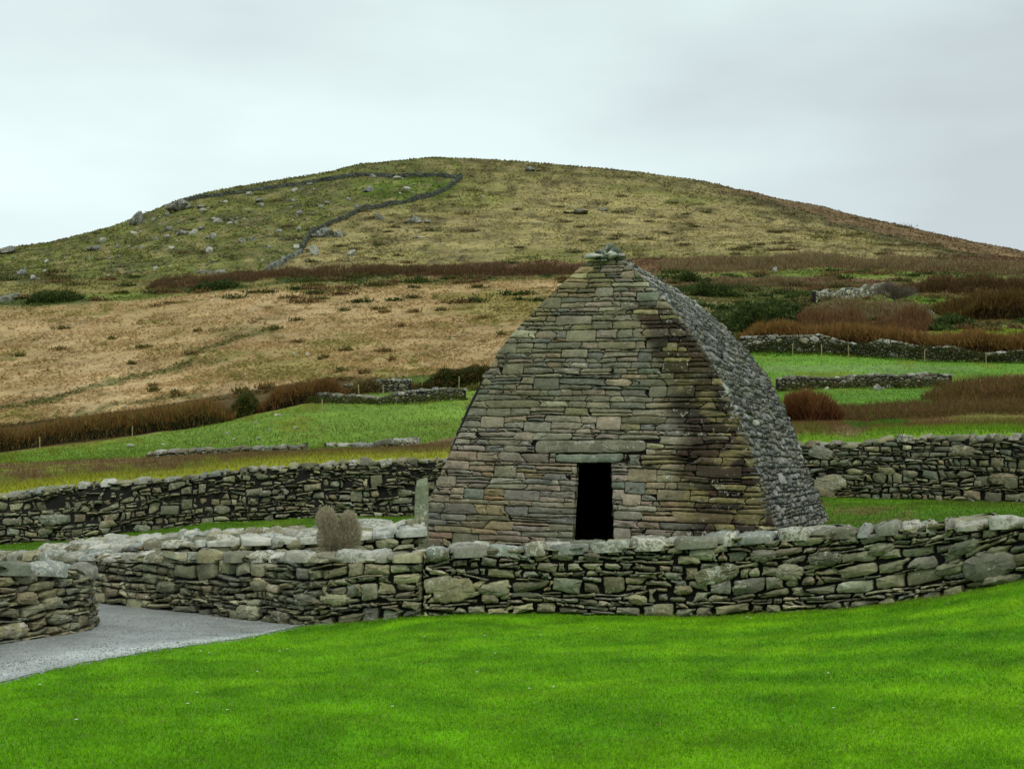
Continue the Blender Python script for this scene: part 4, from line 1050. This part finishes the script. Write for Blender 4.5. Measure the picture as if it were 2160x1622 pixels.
def hedge(name, label, cat, line, hgt, dep, n, base, alt, bladelen, bladew, group=None, spread=.35, p=.4, dark=None, hvar=.35, kind=None, up=(0, 0, 1), gaps=0.0):
    """line: picture points on the ground; a mass of upright twigs with an uneven top"""
    P = np.array([hit(*q_) for q_ in line]); S_ = np.concatenate([[0], np.cumsum(np.hypot(*np.diff(P[:, :2], axis=0).T))]); L = S_[-1]
    a = RNG.random(n)*L; x = np.interp(a, S_, P[:, 0])+0*a; y = np.interp(a, S_, P[:, 1])+(RNG.random(n)-.5)*dep
    env = 1-hvar+2*hvar*fbm(a/hgt*.8, a*0+1.3, sum(map(ord, label)) % 97, 4); e = np.clip(np.minimum(a, L-a)/(hgt*1.2), .25, 1)
    H_ = hgt*env*e
    if gaps:
        g_ = sstep(.5-gaps*.1, .56, fbm(x/hgt*.45, y/hgt*.45, 91, 3)+.08*(1-gaps)); H_ = H_*(.12+.88*g_)
    t = RNG.random(n)**.75; z = zall(x, y)+H_*t*.92
    n_in = vary(base, n, .35, alt, p)*(0.55+.6*t)[:, None] if False else vary(base, n, .35, alt, p)
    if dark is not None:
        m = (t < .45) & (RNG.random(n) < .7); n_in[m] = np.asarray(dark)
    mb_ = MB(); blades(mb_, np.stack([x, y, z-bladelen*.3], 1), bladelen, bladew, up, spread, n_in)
    mid = P[len(P)//2]
    o = mb_.build(name, M_LEAF, None, origin=tuple(mid), smooth=False); tag(o, label, cat, group, kind); return o
BR = (0.21, 0.105, 0.030); BR2 = (0.13, 0.075, 0.022); OR = (0.28, 0.145, 0.045); GR = (0.045, 0.080, 0.012); PK = (0.27, 0.19, 0.10); OLV = (0.19, .15, .04)
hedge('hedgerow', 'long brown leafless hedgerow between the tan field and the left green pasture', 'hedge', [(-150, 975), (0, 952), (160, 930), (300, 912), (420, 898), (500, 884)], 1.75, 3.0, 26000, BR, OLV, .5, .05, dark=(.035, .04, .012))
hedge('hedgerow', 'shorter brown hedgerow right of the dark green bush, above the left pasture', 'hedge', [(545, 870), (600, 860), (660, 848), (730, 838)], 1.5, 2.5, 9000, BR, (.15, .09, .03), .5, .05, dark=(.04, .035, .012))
hedge('gorse_bush', 'dark green gorse bush standing in the gap of the left hedgerow', 'bush', [(470, 890), (510, 880), (560, 866)], 1.6, 2.2, 6000, GR, BR2, .25, .10, spread=1.0, hvar=.45)
hedge('gorse_hedge', 'dark green gorse hedge touching the left outline of the oratory', 'hedge', [(880, 822), (940, 818), (1010, 812), (1080, 808)], 1.7, 2.2, 8000, (.045, .065, .012), BR2, .25, .10, spread=1.0)
hedge('hedgerow', 'low olive and brown hedge strip above the upper left field wall', 'hedge', [(730, 834), (800, 826), (880, 820)], 1.0, 2.0, 4000, (.12, .08, .025), OLV, .35, .05, spread=.6)
# right hand side
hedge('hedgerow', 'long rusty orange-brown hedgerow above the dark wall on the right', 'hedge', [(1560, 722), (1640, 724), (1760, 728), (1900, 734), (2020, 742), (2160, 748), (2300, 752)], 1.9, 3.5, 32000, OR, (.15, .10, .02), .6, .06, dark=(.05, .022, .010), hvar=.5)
hedge('willow_bush', 'rounded rust-red leafless bush beside the right edge of the oratory', 'bush', [(1652, 888), (1700, 890), (1768, 886)], 1.25, 2.2, 9000, (.19, .085, .026), (.15, .065, .022), .45, .03, dark=(.07, .02, .008), hvar=.2, spread=.3)
hedge('heather_scrub', 'reddish heather scrub spreading across the slope at the right edge', 'scrub', [(1990, 850), (2060, 846), (2160, 842), (2300, 838)], 1.4, 9.0, 16000, (.17, .085, .035), (.12, .10, .022), .4, .04, hvar=.4, spread=.5, kind='stuff')
hedge('heather_scrub', 'low brown heath scrub right of the rust-red bush, behind the back wall', 'scrub', [(1770, 884), (1880, 876), (2000, 868), (2160, 868), (2300, 868)], .55, 9.0, 22000, (.15, .075, .035), (.13, .12, .025), .25, .03, hvar=.4, spread=.6, kind='stuff')
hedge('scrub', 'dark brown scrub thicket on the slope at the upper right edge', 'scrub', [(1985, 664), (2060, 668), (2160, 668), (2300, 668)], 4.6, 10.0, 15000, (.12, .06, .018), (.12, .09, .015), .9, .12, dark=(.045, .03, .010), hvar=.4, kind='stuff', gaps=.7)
hedge('scrub', 'rusty scrub between the hedgerow and the short pale wall', 'scrub', [(1700, 668), (1800, 668), (1900, 676), (1990, 684)], 2.6, 8.0, 10000, PK, (.18, .15, .055), .7, .09, hvar=.4, kind='stuff', gaps=.7)
hedge('scrub', 'rusty scrub rising behind the right hedgerow', 'scrub', [(1640, 706), (1760, 704), (1860, 700), (1960, 692)], 2.4, 8.0, 11000, (.19, .095, .04), (.14, .08, .03), .7, .08, hvar=.5, kind='stuff', gaps=.7)
hedge('scrub', 'brown scrub belt at the foot of the hill, right of the oratory', 'scrub', [(1390, 566), (1500, 564), (1650, 558), (1800, 556), (2000, 566), (2160, 574), (2300, 580)], 2.0, 14.0, 20000, PK, (.18, .15, .055), .9, .12, hvar=.4, kind='stuff', gaps=.7)
hedge('scrub', 'brown scrub band below the hill foot, right of the oratory', 'scrub', [(1500, 602), (1600, 603), (1700, 602), (1830, 604)], 1.8, 6.0, 9000, PK, (.18, .15, .055), .7, .1, hvar=.5, kind='stuff', gaps=.7)
hedge('scrub', 'brown scrub band above the thicket at the right edge', 'scrub', [(1900, 614), (2000, 616), (2160, 618), (2300, 618)], 3.0, 6.0, 9000, (.13, .065, .03), (.10, .08, .02), .9, .12, hvar=.4, kind='stuff', gaps=.7)
hedge('scrub', 'brown scrub belt at the foot of the hill, left of the oratory', 'scrub', [(320, 606), (400, 602), (560, 590), (760, 580), (1000, 576), (1240, 574)], 1.9, 12.0, 20000, (.14, .075, .04), (.10, .075, .02), .8, .12, hvar=.5, kind='stuff', gaps=.7)
G_LAB = []
for (pts, hg, dp, nn_, lab) in [([(1425, 590), (1450, 592), (1480, 592)], 3.0, 5, 2200, 'small dark green gorse bush just right of the oratory roof'),
                             ([(1455, 622), (1500, 626), (1555, 624)], 2.6, 6, 3500, 'wide dark green gorse bush on the slope right of the oratory ridge'),
                             ([(1540, 700), (1600, 704), (1690, 698)], 3.2, 9, 6000, 'largest dark green gorse thicket, directly above the right hedgerow'),
                             ([(1600, 662), (1660, 664), (1700, 662)], 2.2, 6, 3000, 'dark green gorse bush left of the rusty scrub'),
                             ([(60, 640), (120, 640), (170, 636)], 2.4, 6, 3500, 'dark green gorse patch above the tan field near the left edge'),
                             ([(400, 616), (450, 612), (500, 606)], 2.0, 5, 3000, 'dark green gorse patch under the brown scrub at the hill foot'),
                             ([(1960, 690), (2010, 692), (2060, 694)], 2.0, 4, 2500, 'olive green gorse mound below the thicket at the right edge')]:
    hedge('gorse_bush', lab, 'bush', pts, hg, dp, nn_, (.035, .058, .012), (.075, .10, .018), .4, .22, spread=1.2, hvar=.5)

def clump_field(label, n_cl, area, cols, size, seed):
    k = np.random.default_rng(seed); P = []; C_ = []
    for _ in range(n_cl):
        g = hit(k.uniform(area[0], area[1]), k.uniform(area[2], area[3])); sz = size*k.uniform(.4, 1.3)*(g[1]/250); m = int(60+140*sz)
        d = k.normal(size=(m, 3))*np.array([1.6, .7, .38])*sz; d[:, 2] = np.abs(d[:, 2]); P.append(d+g); c = np.array(cols[k.integers(len(cols))])
        C_.append(np.tile(c, (m, 1))*(.6+.8*k.random((m, 1))))
    P = np.vstack(P); mb_ = MB(); blades(mb_, P, .45, .28, (0, 0, 1), .9, np.vstack(C_)); tag(mb_.build('scrub', M_LEAF, smooth=False), label, 'scrub', kind='stuff')
clump_field('small gorse and heather clumps dotted over the slope right of the oratory', 150, (1400, 2180, 572, 700), [(.045, .075, .012), (.10, .10, .03), (.20, .12, .05), (.06, .09, .02)], .9, 5)
clump_field('small dark clumps of gorse and rushes along the foot of the hill on the left', 70, (0, 1240, 572, 640), [(.045, .075, .012), (.09, .085, .02), (.16, .10, .04)], .9, 6)
clump_field('dark heather and rush clumps dotted over the open hillside', 100, (0, 2000, 400, 560), [(.13, .11, .04), (.09, .10, .03), (.16, .12, .05)], .6, 7)
clump_field('dark rush clumps dotted over the tan bracken field', 40, (0, 1150, 620, 840), [(.17, .15, .045), (.24, .17, .065)], .45, 8)
hedge('ivy', 'dark ivy and grass hanging over the long field wall above the right pasture', 'ivy', [(1560, 746), (1680, 748), (1780, 750), (1860, 756), (1960, 761), (2060, 764), (2160, 766), (2300, 768)], 1.25, .5, 15000, (.030, .055, .010), (.09, .07, .02), .12, .10, spread=1.2, hvar=.6, kind='stuff')
hedge('ivy', 'dark grass and ivy tangled in the low wall between the right-hand pastures', 'ivy', [(1640, 825), (1720, 821), (1800, 819), (1900, 818), (2010, 815)], .6, .5, 2600, (.04, .065, .010), (.11, .09, .02), .12, .08, spread=1.2, hvar=.7, kind='stuff')
hedge('ivy', 'dark grass tangled in the tumbled wall at the top edge of the left pasture', 'ivy', [(640, 853), (720, 853), (800, 855), (880, 851), (985, 844)], .55, .5, 2600, (.05, .085, .010), (.11, .09, .02), .12, .08, spread=1.2, hvar=.7, kind='stuff')
# bare grey shrub between the low walls
def twig_shrub(name, label, base, lobes, n, cols, ln, wd, origin):
    mb_ = MB()
    for (dx, dy, rx, rz, cz, k) in lobes:
        m = int(n*k); d = RNG.normal(size=(m, 3)); d /= np.linalg.norm(d, axis=1)[:, None]; rr = RNG.random(m)**.45
        p = base+np.array([dx, dy, cz])+d*rr[:, None]*np.array([rx, rx, rz]); 
        root_ = base+np.array([dx*.5, dy*.5, 0]); dirv = p-root_; dirv /= np.linalg.norm(dirv, axis=1)[:, None]+1e-9
        s = np.cross(dirv, RNG.normal(size=(m, 3))); s /= np.linalg.norm(s, axis=1)[:, None]; dv = dirv+RNG.normal(size=(m, 3))*.3
        w_ = wd*(.6+.8*RNG.random((m, 1))); l_2 = ln*(.5+RNG.random((m, 1)))
        v = np.stack([p-s*w_/2, p+s*w_/2, p+dv*l_2+s*w_*.15, p+dv*l_2-s*w_*.15], 1).reshape(-1, 3)
        mb_.add(v, np.arange(4*m), np.full(m, 4), np.repeat(vary(cols[0], m, .3, cols[1], .45), 4, 0))
        # main stems
        for _ in range(26):
            t0 = root_+RNG.normal(size=3)*np.array([.04, .04, 0]); d_ = RNG.normal(size=3); d_ /= np.linalg.norm(d_); e = base+np.array([dx, dy, cz])+d_*np.array([rx, rx, rz])*.75
            s = np.cross(e-t0, [0, 1, .1]); s = s/np.linalg.norm(s)*wd*1.6
            mb_.add(np.array([t0-s, t0+s, e+s*.3, e-s*.3]), [0, 1, 2, 3], [4], vary(cols[1], 4, .1)[0]*.7)
    o = mb_.build(name, M_LEAF, None, origin=tuple(origin), smooth=False); return tag(o, label, 'shrub')
b_ = ptz(712, 17.6)
b_[2] = (HZ-1158)*17.6/F+ZC-.05
twig_shrub('bare_shrub', 'dense leafless grey-brown shrub between the two low walls left of the oratory', b_, [(-.15, 0, .14, .20, .43, .34), (-.06, .02, .13, .18, .30, .2), (.15, .03, .12, .17, .40, .26), (.20, .05, .12, .18, .26, .2), (-.12, 0, .16, .2, .2, .3), (.10, .03, .19, .18, .16, .35), (-.02, .05, .10, .12, .34, .08)], 15000, [(.46, .43, .30), (.44, .36, .25)], .035, .006, ptz(712, 17.6))

# windswept bare tree on the right slope
def bare_tree():
    g = hit(1895, 655); h = 50*g[1]/F
    root_ = empty('bare_tree', tuple(g)); tag(root_, 'small windswept leafless tree at the right end of the pale wall on the slope', 'tree')
    tm = MB()
    def limb(a, b, r0, r1):
        n = 6; d = b-a; d = d/np.linalg.norm(d); u = np.cross(d, [0, 1, .2]); u /= np.linalg.norm(u); w2 = np.cross(d, u); an = np.linspace(0, 2*math.pi, n, endpoint=False)
        c_ = np.cos(an)[:, None]*u+np.sin(an)[:, None]*w2; v = np.vstack([a+c_*r0, b+c_*r1]); f = []
        for i in range(n): f += [i, (i+1) % n, n+(i+1) % n, n+i]
        tm.add(v, f, [4]*n, (.09, .08, .06))
    k = np.array([-.15*h, 0, .45*h])+g; limb(g-np.array([0, 0, .3]), k, .09*h/1.6, .06*h/1.6)
    tips = []
    for i in range(9):
        t_ = g+np.array([(-1.2+.27*i)*h*.62, RNG.normal()*h*.2, h*(.80+.15*math.sin(i*.8))]); limb(k, t_, .035*h/1.6, .012); tips.append(t_)
    tm.build('trunk', M_LEAF, root_)
    cr = MB(); n = 3600; p = np.array(tips)[RNG.integers(0, 9, n)]+RNG.normal(size=(n, 3))*np.array([.22, .22, .13])*h*.7
    blades(cr, p, .28*h/1.5, .03, (-.5, 0, .6), .6, vary((.17, .14, .11), n, .3, (.10, .10, .06), .3)); cr.build('crown', M_LEAF, root_, smooth=False)
bare_tree()

# ------------------------------------------------------------------ field and hill walls
def field_wall(label, line, hgt, thick=.7, rmin=.09, rmax=.22, light=.5, k=1.0, rounds=1, lich=.4, ymax=700, mat=None, cope_sz=(.3, .7), gap=.03):
    P = np.array([hit(*q_, 20, ymax) for q_ in line]); P2 = []
    for i in range(len(P)-1):
        m = max(2, int(np.hypot(*(P[i+1]-P[i])[:2])/2.5))
        for t in np.arange(m)/m: P2.append(P[i]*(1-t)+P[i+1]*t)
    P2.append(P[-1]); P2 = np.array(P2); zz = zall(P2[:, 0], P2[:, 1]) if np.all(P2[:, 1] > 3) else P2[:, 2]
    hv = hgt*(.35+1.25*fbm(np.arange(len(P2))*.8, np.zeros(len(P2)), len(label), 3))
    rows_ = np.column_stack([P2[:, 0], P2[:, 1], zz, zz+hv])
    return dry_wall('field_wall', label, rows_, thick, rmin, rmax, ax=1.5, pal=STONES, lich=lich, cope_light=light, k=k, rounds=rounds, back=False, cope_sz=cope_sz, gap=gap, hjit=.04, bulge=(.02, .06), cope_rows=1, mat=mat or M_STONE_FAR, cope_thick=.14, depth=.2)
field_wall('low broken stone wall along the bottom of the left green pasture', [(305, 967), (420, 962), (520, 957), (600, 953), (650, 950)], .28, .4, .06, .13, .8)
field_wall('short low stone wall at the pasture edge nearest the left outline of the oratory', [(682, 948), (740, 946), (800, 947), (850, 945), (885, 942)], .30, .4, .06, .13, .8)
field_wall('grey field wall with pale top stones crossing above the left pasture', [(725, 832), (790, 828), (868, 824)], .85, .6, light=.9, k=.8)
field_wall('tumbled dark field wall at the top edge of the left pasture', [(640, 850), (720, 850), (800, 852), (880, 848), (985, 841)], .75, .6, light=.6, k=.8)
field_wall('tumbled low wall between the two right-hand pastures', [(1640, 822), (1720, 818), (1800, 816), (1900, 815), (2010, 812)], .8, .6, light=.7, k=.85)
field_wall('long ivy-dark field wall with scattered pale stones above the right pasture', [(1560, 742), (1680, 744), (1780, 746), (1860, 752), (1960, 757), (2060, 760), (2160, 762), (2300, 764)], 1.35, .7, rmin=.12, rmax=.3, light=.5, k=.9, lich=.75)
field_wall('short curved pale stone wall on the scrubby slope at the right', [(1722, 640), (1750, 634), (1800, 630), (1850, 622), (1885, 612)], 1.6, .8, rmin=.2, rmax=.4, light=1.0, k=1.25, lich=.9, cope_sz=(.5, 1.2))
field_wall('small heap of white wall stones above the right hedgerow', [(1930, 680), (1955, 676), (1975, 674)], 1.3, .8, rmin=.2, rmax=.4, light=1.0, k=1.2, lich=.9, cope_sz=(.5, 1.2))
def far_wall(label, line, hgt, thick, col, seed=0):
    P = np.array([hit(*q_, 100) for q_ in line]); P2 = []
    for i in range(len(P)-1):
        m = max(3, int(np.hypot(*(P[i+1]-P[i])[:2])/.9))
        for t in np.arange(m)/m: P2.append(P[i]*(1-t)+P[i+1]*t)
    P2.append(P[-1]); P2 = np.array(P2); z = zall(P2[:, 0], P2[:, 1]); n = len(P2)
    tn = np.gradient(P2[:, :2], axis=0); tn /= np.linalg.norm(tn, axis=1)[:, None]+1e-9; nm = np.stack([tn[:, 1], -tn[:, 0]], 1)
    prof = [(-.5, -.5), (-.5, .35), (-.42, .8), (-.2, 1.02), (.15, 1.0), (.42, .78), (.5, .3), (.5, -.5)]
    vs = []
    for (a, b) in prof:
        j = RNG.normal(size=(n, 3))*.17*np.array([1, 1, 1]); hh_ = hgt*(.55+.9*fbm(np.arange(n)*.35, np.zeros(n), seed, 4))
        vs.append(np.column_stack([P2[:, 0]+nm[:, 0]*a*thick, P2[:, 1]+nm[:, 1]*a*thick, z+hh_*b])+j)
    v = np.vstack(vs); fl = []
    for r in range(len(prof)-1):
        for i in range(n-1): fl += [r*n+i, r*n+i+1, (r+1)*n+i+1, (r+1)*n+i]
    tot = [4]*(len(fl)//4); fl += [r*n for r in range(8)][::-1]+[r*n+n-1 for r in range(8)]; tot += [8, 8]      # closed ends
    mb_ = MB(); cc = lin(col)*(.55+.9*RNG.random((len(v), 1))); mb_.add(v, fl, tot, np.column_stack([cc, np.full(len(v), .2)]))
    return tag(mb_.build('hill_wall', M_STONE_FAR, None, origin=tuple(P2[n//2]), smooth=False), label, 'stone wall', kind='thing')
far_wall('dark stone wall following the crest of the hill on the left', [(385, 428), (450, 418), (520, 406), (600, 396), (680, 385), (760, 375), (850, 371), (920, 372), (975, 378)], 1.6, 1.0, (62, 68, 56), 1)
far_wall('dark stone wall winding down the hillside from the crest corner', [(975, 378), (940, 402), (900, 417), (870, 427), (820, 436), (760, 449), (730, 465), (700, 474), (662, 490), (645, 512), (636, 532)], 1.7, 1.0, (62, 68, 56), 2)
far_wall('straight grey wall at the lower end of the winding hill wall', [(636, 534), (610, 548), (585, 560), (565, 572)], 1.4, 1.0, (112, 116, 106), 3)
far_wall('short pale level wall above the brown scrub on the left', [(415, 575), (440, 575), (476, 574)], .9, 1.0, (138, 140, 124), 4)
far_wall('short pale wall at the left edge above the tan field', [(-60, 640), (0, 636), (38, 630)], 1.3, 1.0, (128, 130, 116), 5)

# ------------------------------------------------------------------ rocks on the hill and in the fields
def boulder(label, px, row, wpx, hpx, col, lich=.5, group=None, seed=0, name='boulder', ymin=40):
    g = hit(px, row, ymin); s = g[1]/F; mb_ = MB()
    big = wpx > 24
    rock(mb_, (g[0], g[1], g[2]+hpx*s*.25), (wpx*s*(.36 if big else .55), wpx*s*.4, hpx*s*.62), lin(col)*random.uniform(.75, 1.1), 900+seed, lich, sub=2, rough=.5, rot=random.uniform(-.4, .4))
    if big:                                  # an outcrop: several broken lumps standing in the turf
        for q in range(6):
            u_ = random.uniform(-.5, .5); hh_ = random.uniform(.25, .6)*(1-abs(u_))
            rock(mb_, (g[0]+u_*wpx*s, g[1]+random.uniform(-.3, .3)*wpx*s*.5, g[2]+hpx*s*hh_*.4), (wpx*s*random.uniform(.10, .22), wpx*s*.2, hpx*s*hh_), lin(col)*random.uniform(.6, 1.25), 1900+seed*7+q, lich, sub=2, rough=.5, rot=random.uniform(-.8, .8))
    return tag(mb_.build(name, M_STONE_FAR, None, origin=tuple(g), smooth=False), label, 'rock', group)
named = [('dark square boulder inside the crest wall near the summit', 780, 402, 28, 22, (96, 104, 100)), ('long white flat rock just under the crest wall', 838, 378, 34, 8, (176, 178, 166)),
         ('big dark jagged outcrop beside the bend of the winding hill wall', 688, 500, 56, 28, (84, 92, 84)), ('second dark rock right of the bend of the hill wall', 716, 498, 30, 22, (92, 98, 92)),
         ('pale tall boulder below the bend of the hill wall', 662, 540, 24, 28, (148, 150, 134)), ('pale boulder right of the lower end of the hill wall', 742, 540, 22, 18, (144, 144, 128)),
         ('grey outcrop on the open hillside right of the winding wall', 880, 470, 46, 22, (116, 120, 106)), ('small dark outcrop left of the open hillside outcrop', 796, 466, 26, 18, (90, 94, 84)),
         ('thin white slab lying on the hillside above the oratory', 882, 503, 30, 5, (172, 172, 150)), ('dark outcrop breaking the left skyline', 290, 472, 44, 36, (86, 88, 74)),
         ('long flat dark rock at the left end of the skyline', 22, 534, 54, 18, (78, 82, 70)), ('square dark boulder near the left edge of the hillside', 44, 583, 24, 16, (90, 98, 88)),
         ('wide grey outcrop on the left shoulder of the hill', 388, 497, 44, 14, (120, 124, 116)), ('dark outcrop on the left slope below the skyline', 200, 525, 36, 16, (76, 86, 70)),
         ('dark outcrop under the start of the crest wall', 384, 441, 64, 34, (78, 82, 66)), ('grey double rock in the middle of the left shoulder', 450, 502, 30, 14, (112, 118, 104)),
         ('dark rocks high on the hillside above the oratory', 1118, 362, 36, 10, (96, 98, 82)), ('dark peaty outcrop on the open hillside, upper right of the oratory', 1225, 450, 60, 12, (84, 82, 62)), ('lighter rock right of the peaty outcrop', 1270, 444, 26, 12, (110, 110, 94)),
         ('white boulder in the left pasture below the hedgerow', 277, 944, 20, 12, (180, 178, 160)), ('smaller white stone right of the white boulder in the left pasture', 345, 938, 12, 6, (160, 164, 140)),
         ('pale flat stone near the top of the left pasture', 588, 876, 20, 6, (150, 150, 120)), ('pale boulder at the right end of the tumbled wall between right pastures', 1852, 822, 26, 16, (166, 164, 150)),
         ('pale standing rock at the foot of the hill right of the oratory roof', 1634, 572, 12, 16, (150, 156, 156)),
         ('white stone pair in the tan field', 648, 750, 12, 8, (176, 172, 150))]
for k, (lab, px_, row_, w_, h_, c_) in enumerate(named): boulder(lab, px_, row_, w_, h_, c_, seed=k)
rnd = random.Random(5)
wlc = curve([(0, 600), (200, 600), (565, 560), (635, 530), (660, 488), (700, 470), (760, 447), (870, 425), (940, 400), (975, 376)])
cnt = 0
while cnt < 110:
    px_ = rnd.uniform(20, 900); row_ = rnd.uniform(float(r9(px_))+14, float(wlc(px_))-6)
    if row_ <= float(r9(px_))+12 or row_ >= float(wlc(px_))-4: continue
    if rnd.random() > .25+.75*math.exp(-((px_-520)/230)**2-((row_-480)/60)**2): continue
    pale = rnd.random() < .5; w_ = 6+18*rnd.random()**1.7
    boulder('small pale grey boulder scattered over the rocky left shoulder of the hill' if pale else 'small dark grey boulder scattered over the rocky left shoulder of the hill', px_, row_, w_, w_*rnd.uniform(.45, .8),
            (160, 162, 148) if pale else (92, 96, 84), group='boulders scattered on the hillside', seed=100+cnt); cnt += 1
for k in range(26):
    px_ = rnd.uniform(660, 1250); row_ = rnd.uniform(400, 545)
    boulder('small rock scattered on the open hillside above the oratory', px_, row_, rnd.uniform(5, 13), rnd.uniform(3, 7), rnd.choice([(140, 140, 118), (90, 90, 70), (110, 112, 94)]), group='rocks on the open hillside', seed=300+k)
for k, (px_, row_) in enumerate([(478, 915), (493, 930), (546, 928), (568, 909), (624, 903), (540, 893), (1693, 836), (1700, 826), (1745, 822), (1960, 808), (1990, 806), (620, 745), (955, 715), (267, 860)]):
    boulder('small pale stone lying in the grass of the pastures and tan field', px_, row_, rnd.uniform(8, 13), rnd.uniform(5, 8), (160, 160, 134), group='stones lying in the fields', seed=400+k)

# ------------------------------------------------------------------ fence posts
def post(px_, row_, hpx, lab, grp):
    g = hit(px_, row_, 30); s = g[1]/F; h = hpx*s; r = .045; mb_ = MB(); n = 8; a = np.linspace(0, 2*math.pi, n, endpoint=False)
    lean = rnd.uniform(-.05, .05)*h; rg_ = []
    for z_, k_ in ((-.3, 1), (h*.5, 1), (h*.96, .95), (h, .6)): rg_.append(np.column_stack([g[0]+np.cos(a)*r*k_+lean*z_/h, g[1]+np.sin(a)*r*k_, np.full(n, g[2]+z_)]))
    v = np.vstack(rg_); f = []
    for i in range(3):
        for k in range(n): f += [i*n+k, i*n+(k+1) % n, (i+1)*n+(k+1) % n, (i+1)*n+k]
    t = [4]*(len(f)//4); f += list(range(3*n, 4*n)); t.append(n)
    mb_.add(v, f, t, lin((150, 140, 100))); tag(mb_.build('fence_post', M_STONE, None, origin=tuple(g)), lab, 'post', grp)
ORD = ['leftmost', 'second', 'third', 'fourth', 'fifth', 'sixth', 'seventh', 'eighth', 'ninth', 'tenth', 'eleventh', 'twelfth', 'thirteenth', 'fourteenth']
for k_, (px_, row_) in enumerate([(84, 946), (279, 924), (537, 872), (680, 866), (757, 836), (808, 836), (890, 822), (968, 818)]): post(px_, row_, 24, ('leftmost' if k_ == 0 else ORD[k_]+' from the left')+' of the thin wooden fence posts along the left hedgerow', 'fence posts along the left hedgerow')
for k_, (px_, row_) in enumerate([(1672, 752), (1733, 754), (1790, 756), (1950, 764), (2080, 770)]): post(px_, row_, 28, ('leftmost' if k_ == 0 else ORD[k_]+' from the left')+' of the thin wooden posts in front of the right field wall', 'fence posts along the right field wall')

# ------------------------------------------------------------------ daisies on the lawn
for px_, row_ in [(423, 1380), (441, 1384), (606, 1376), (590, 1381), (543, 1421), (416, 1466), (396, 1490), (479, 1505), (895, 1349), (1044, 1384), (1006, 1428), (1116, 1462), (1167, 1459), (828, 1500), (1260, 1331), (1747, 1428), (1758, 1503), (2000, 1281), (1575, 1305), (1583, 1308), (161, 1525), (1023, 1346), (84, 1453), (1140, 1343)]:
    g = hit(px_, row_, 4, 30); mb_ = MB(); r = .012+.004*rnd.random(); n = 10; a = np.linspace(0, 2*math.pi, n, endpoint=False); zc = g[2]+.034
    ring_ = np.column_stack([g[0]+np.cos(a)*r*np.where(np.arange(n) % 2, 1, .72), g[1]+np.sin(a)*r*np.where(np.arange(n) % 2, 1, .72), np.full(n, zc+.002)])
    v = np.vstack([ring_, [[g[0], g[1], zc+.006]]]); f = []
    for i in range(n): f += [i, (i+1) % n, n]
    mb_.add(v, f, [3]*n, (.8, .8, .74))
    st_ = np.array([[g[0]-.001, g[1], g[2]], [g[0]+.001, g[1], g[2]], [g[0]+.001, g[1], zc+.003], [g[0]-.001, g[1], zc+.003]]); mb_.add(st_, [0, 1, 2, 3], [4], (.08, .2, .02))
    tag(mb_.build('daisy', M_LEAF, None, origin=tuple(g), smooth=False), 'tiny white daisy in the short grass of the lawn', 'flower', 'daisies in the lawn')
print('TOTAL OBJECTS', len(bpy.data.objects), 'verts', sum(len(o.data.vertices) for o in bpy.data.objects if o.type == 'MESH'))
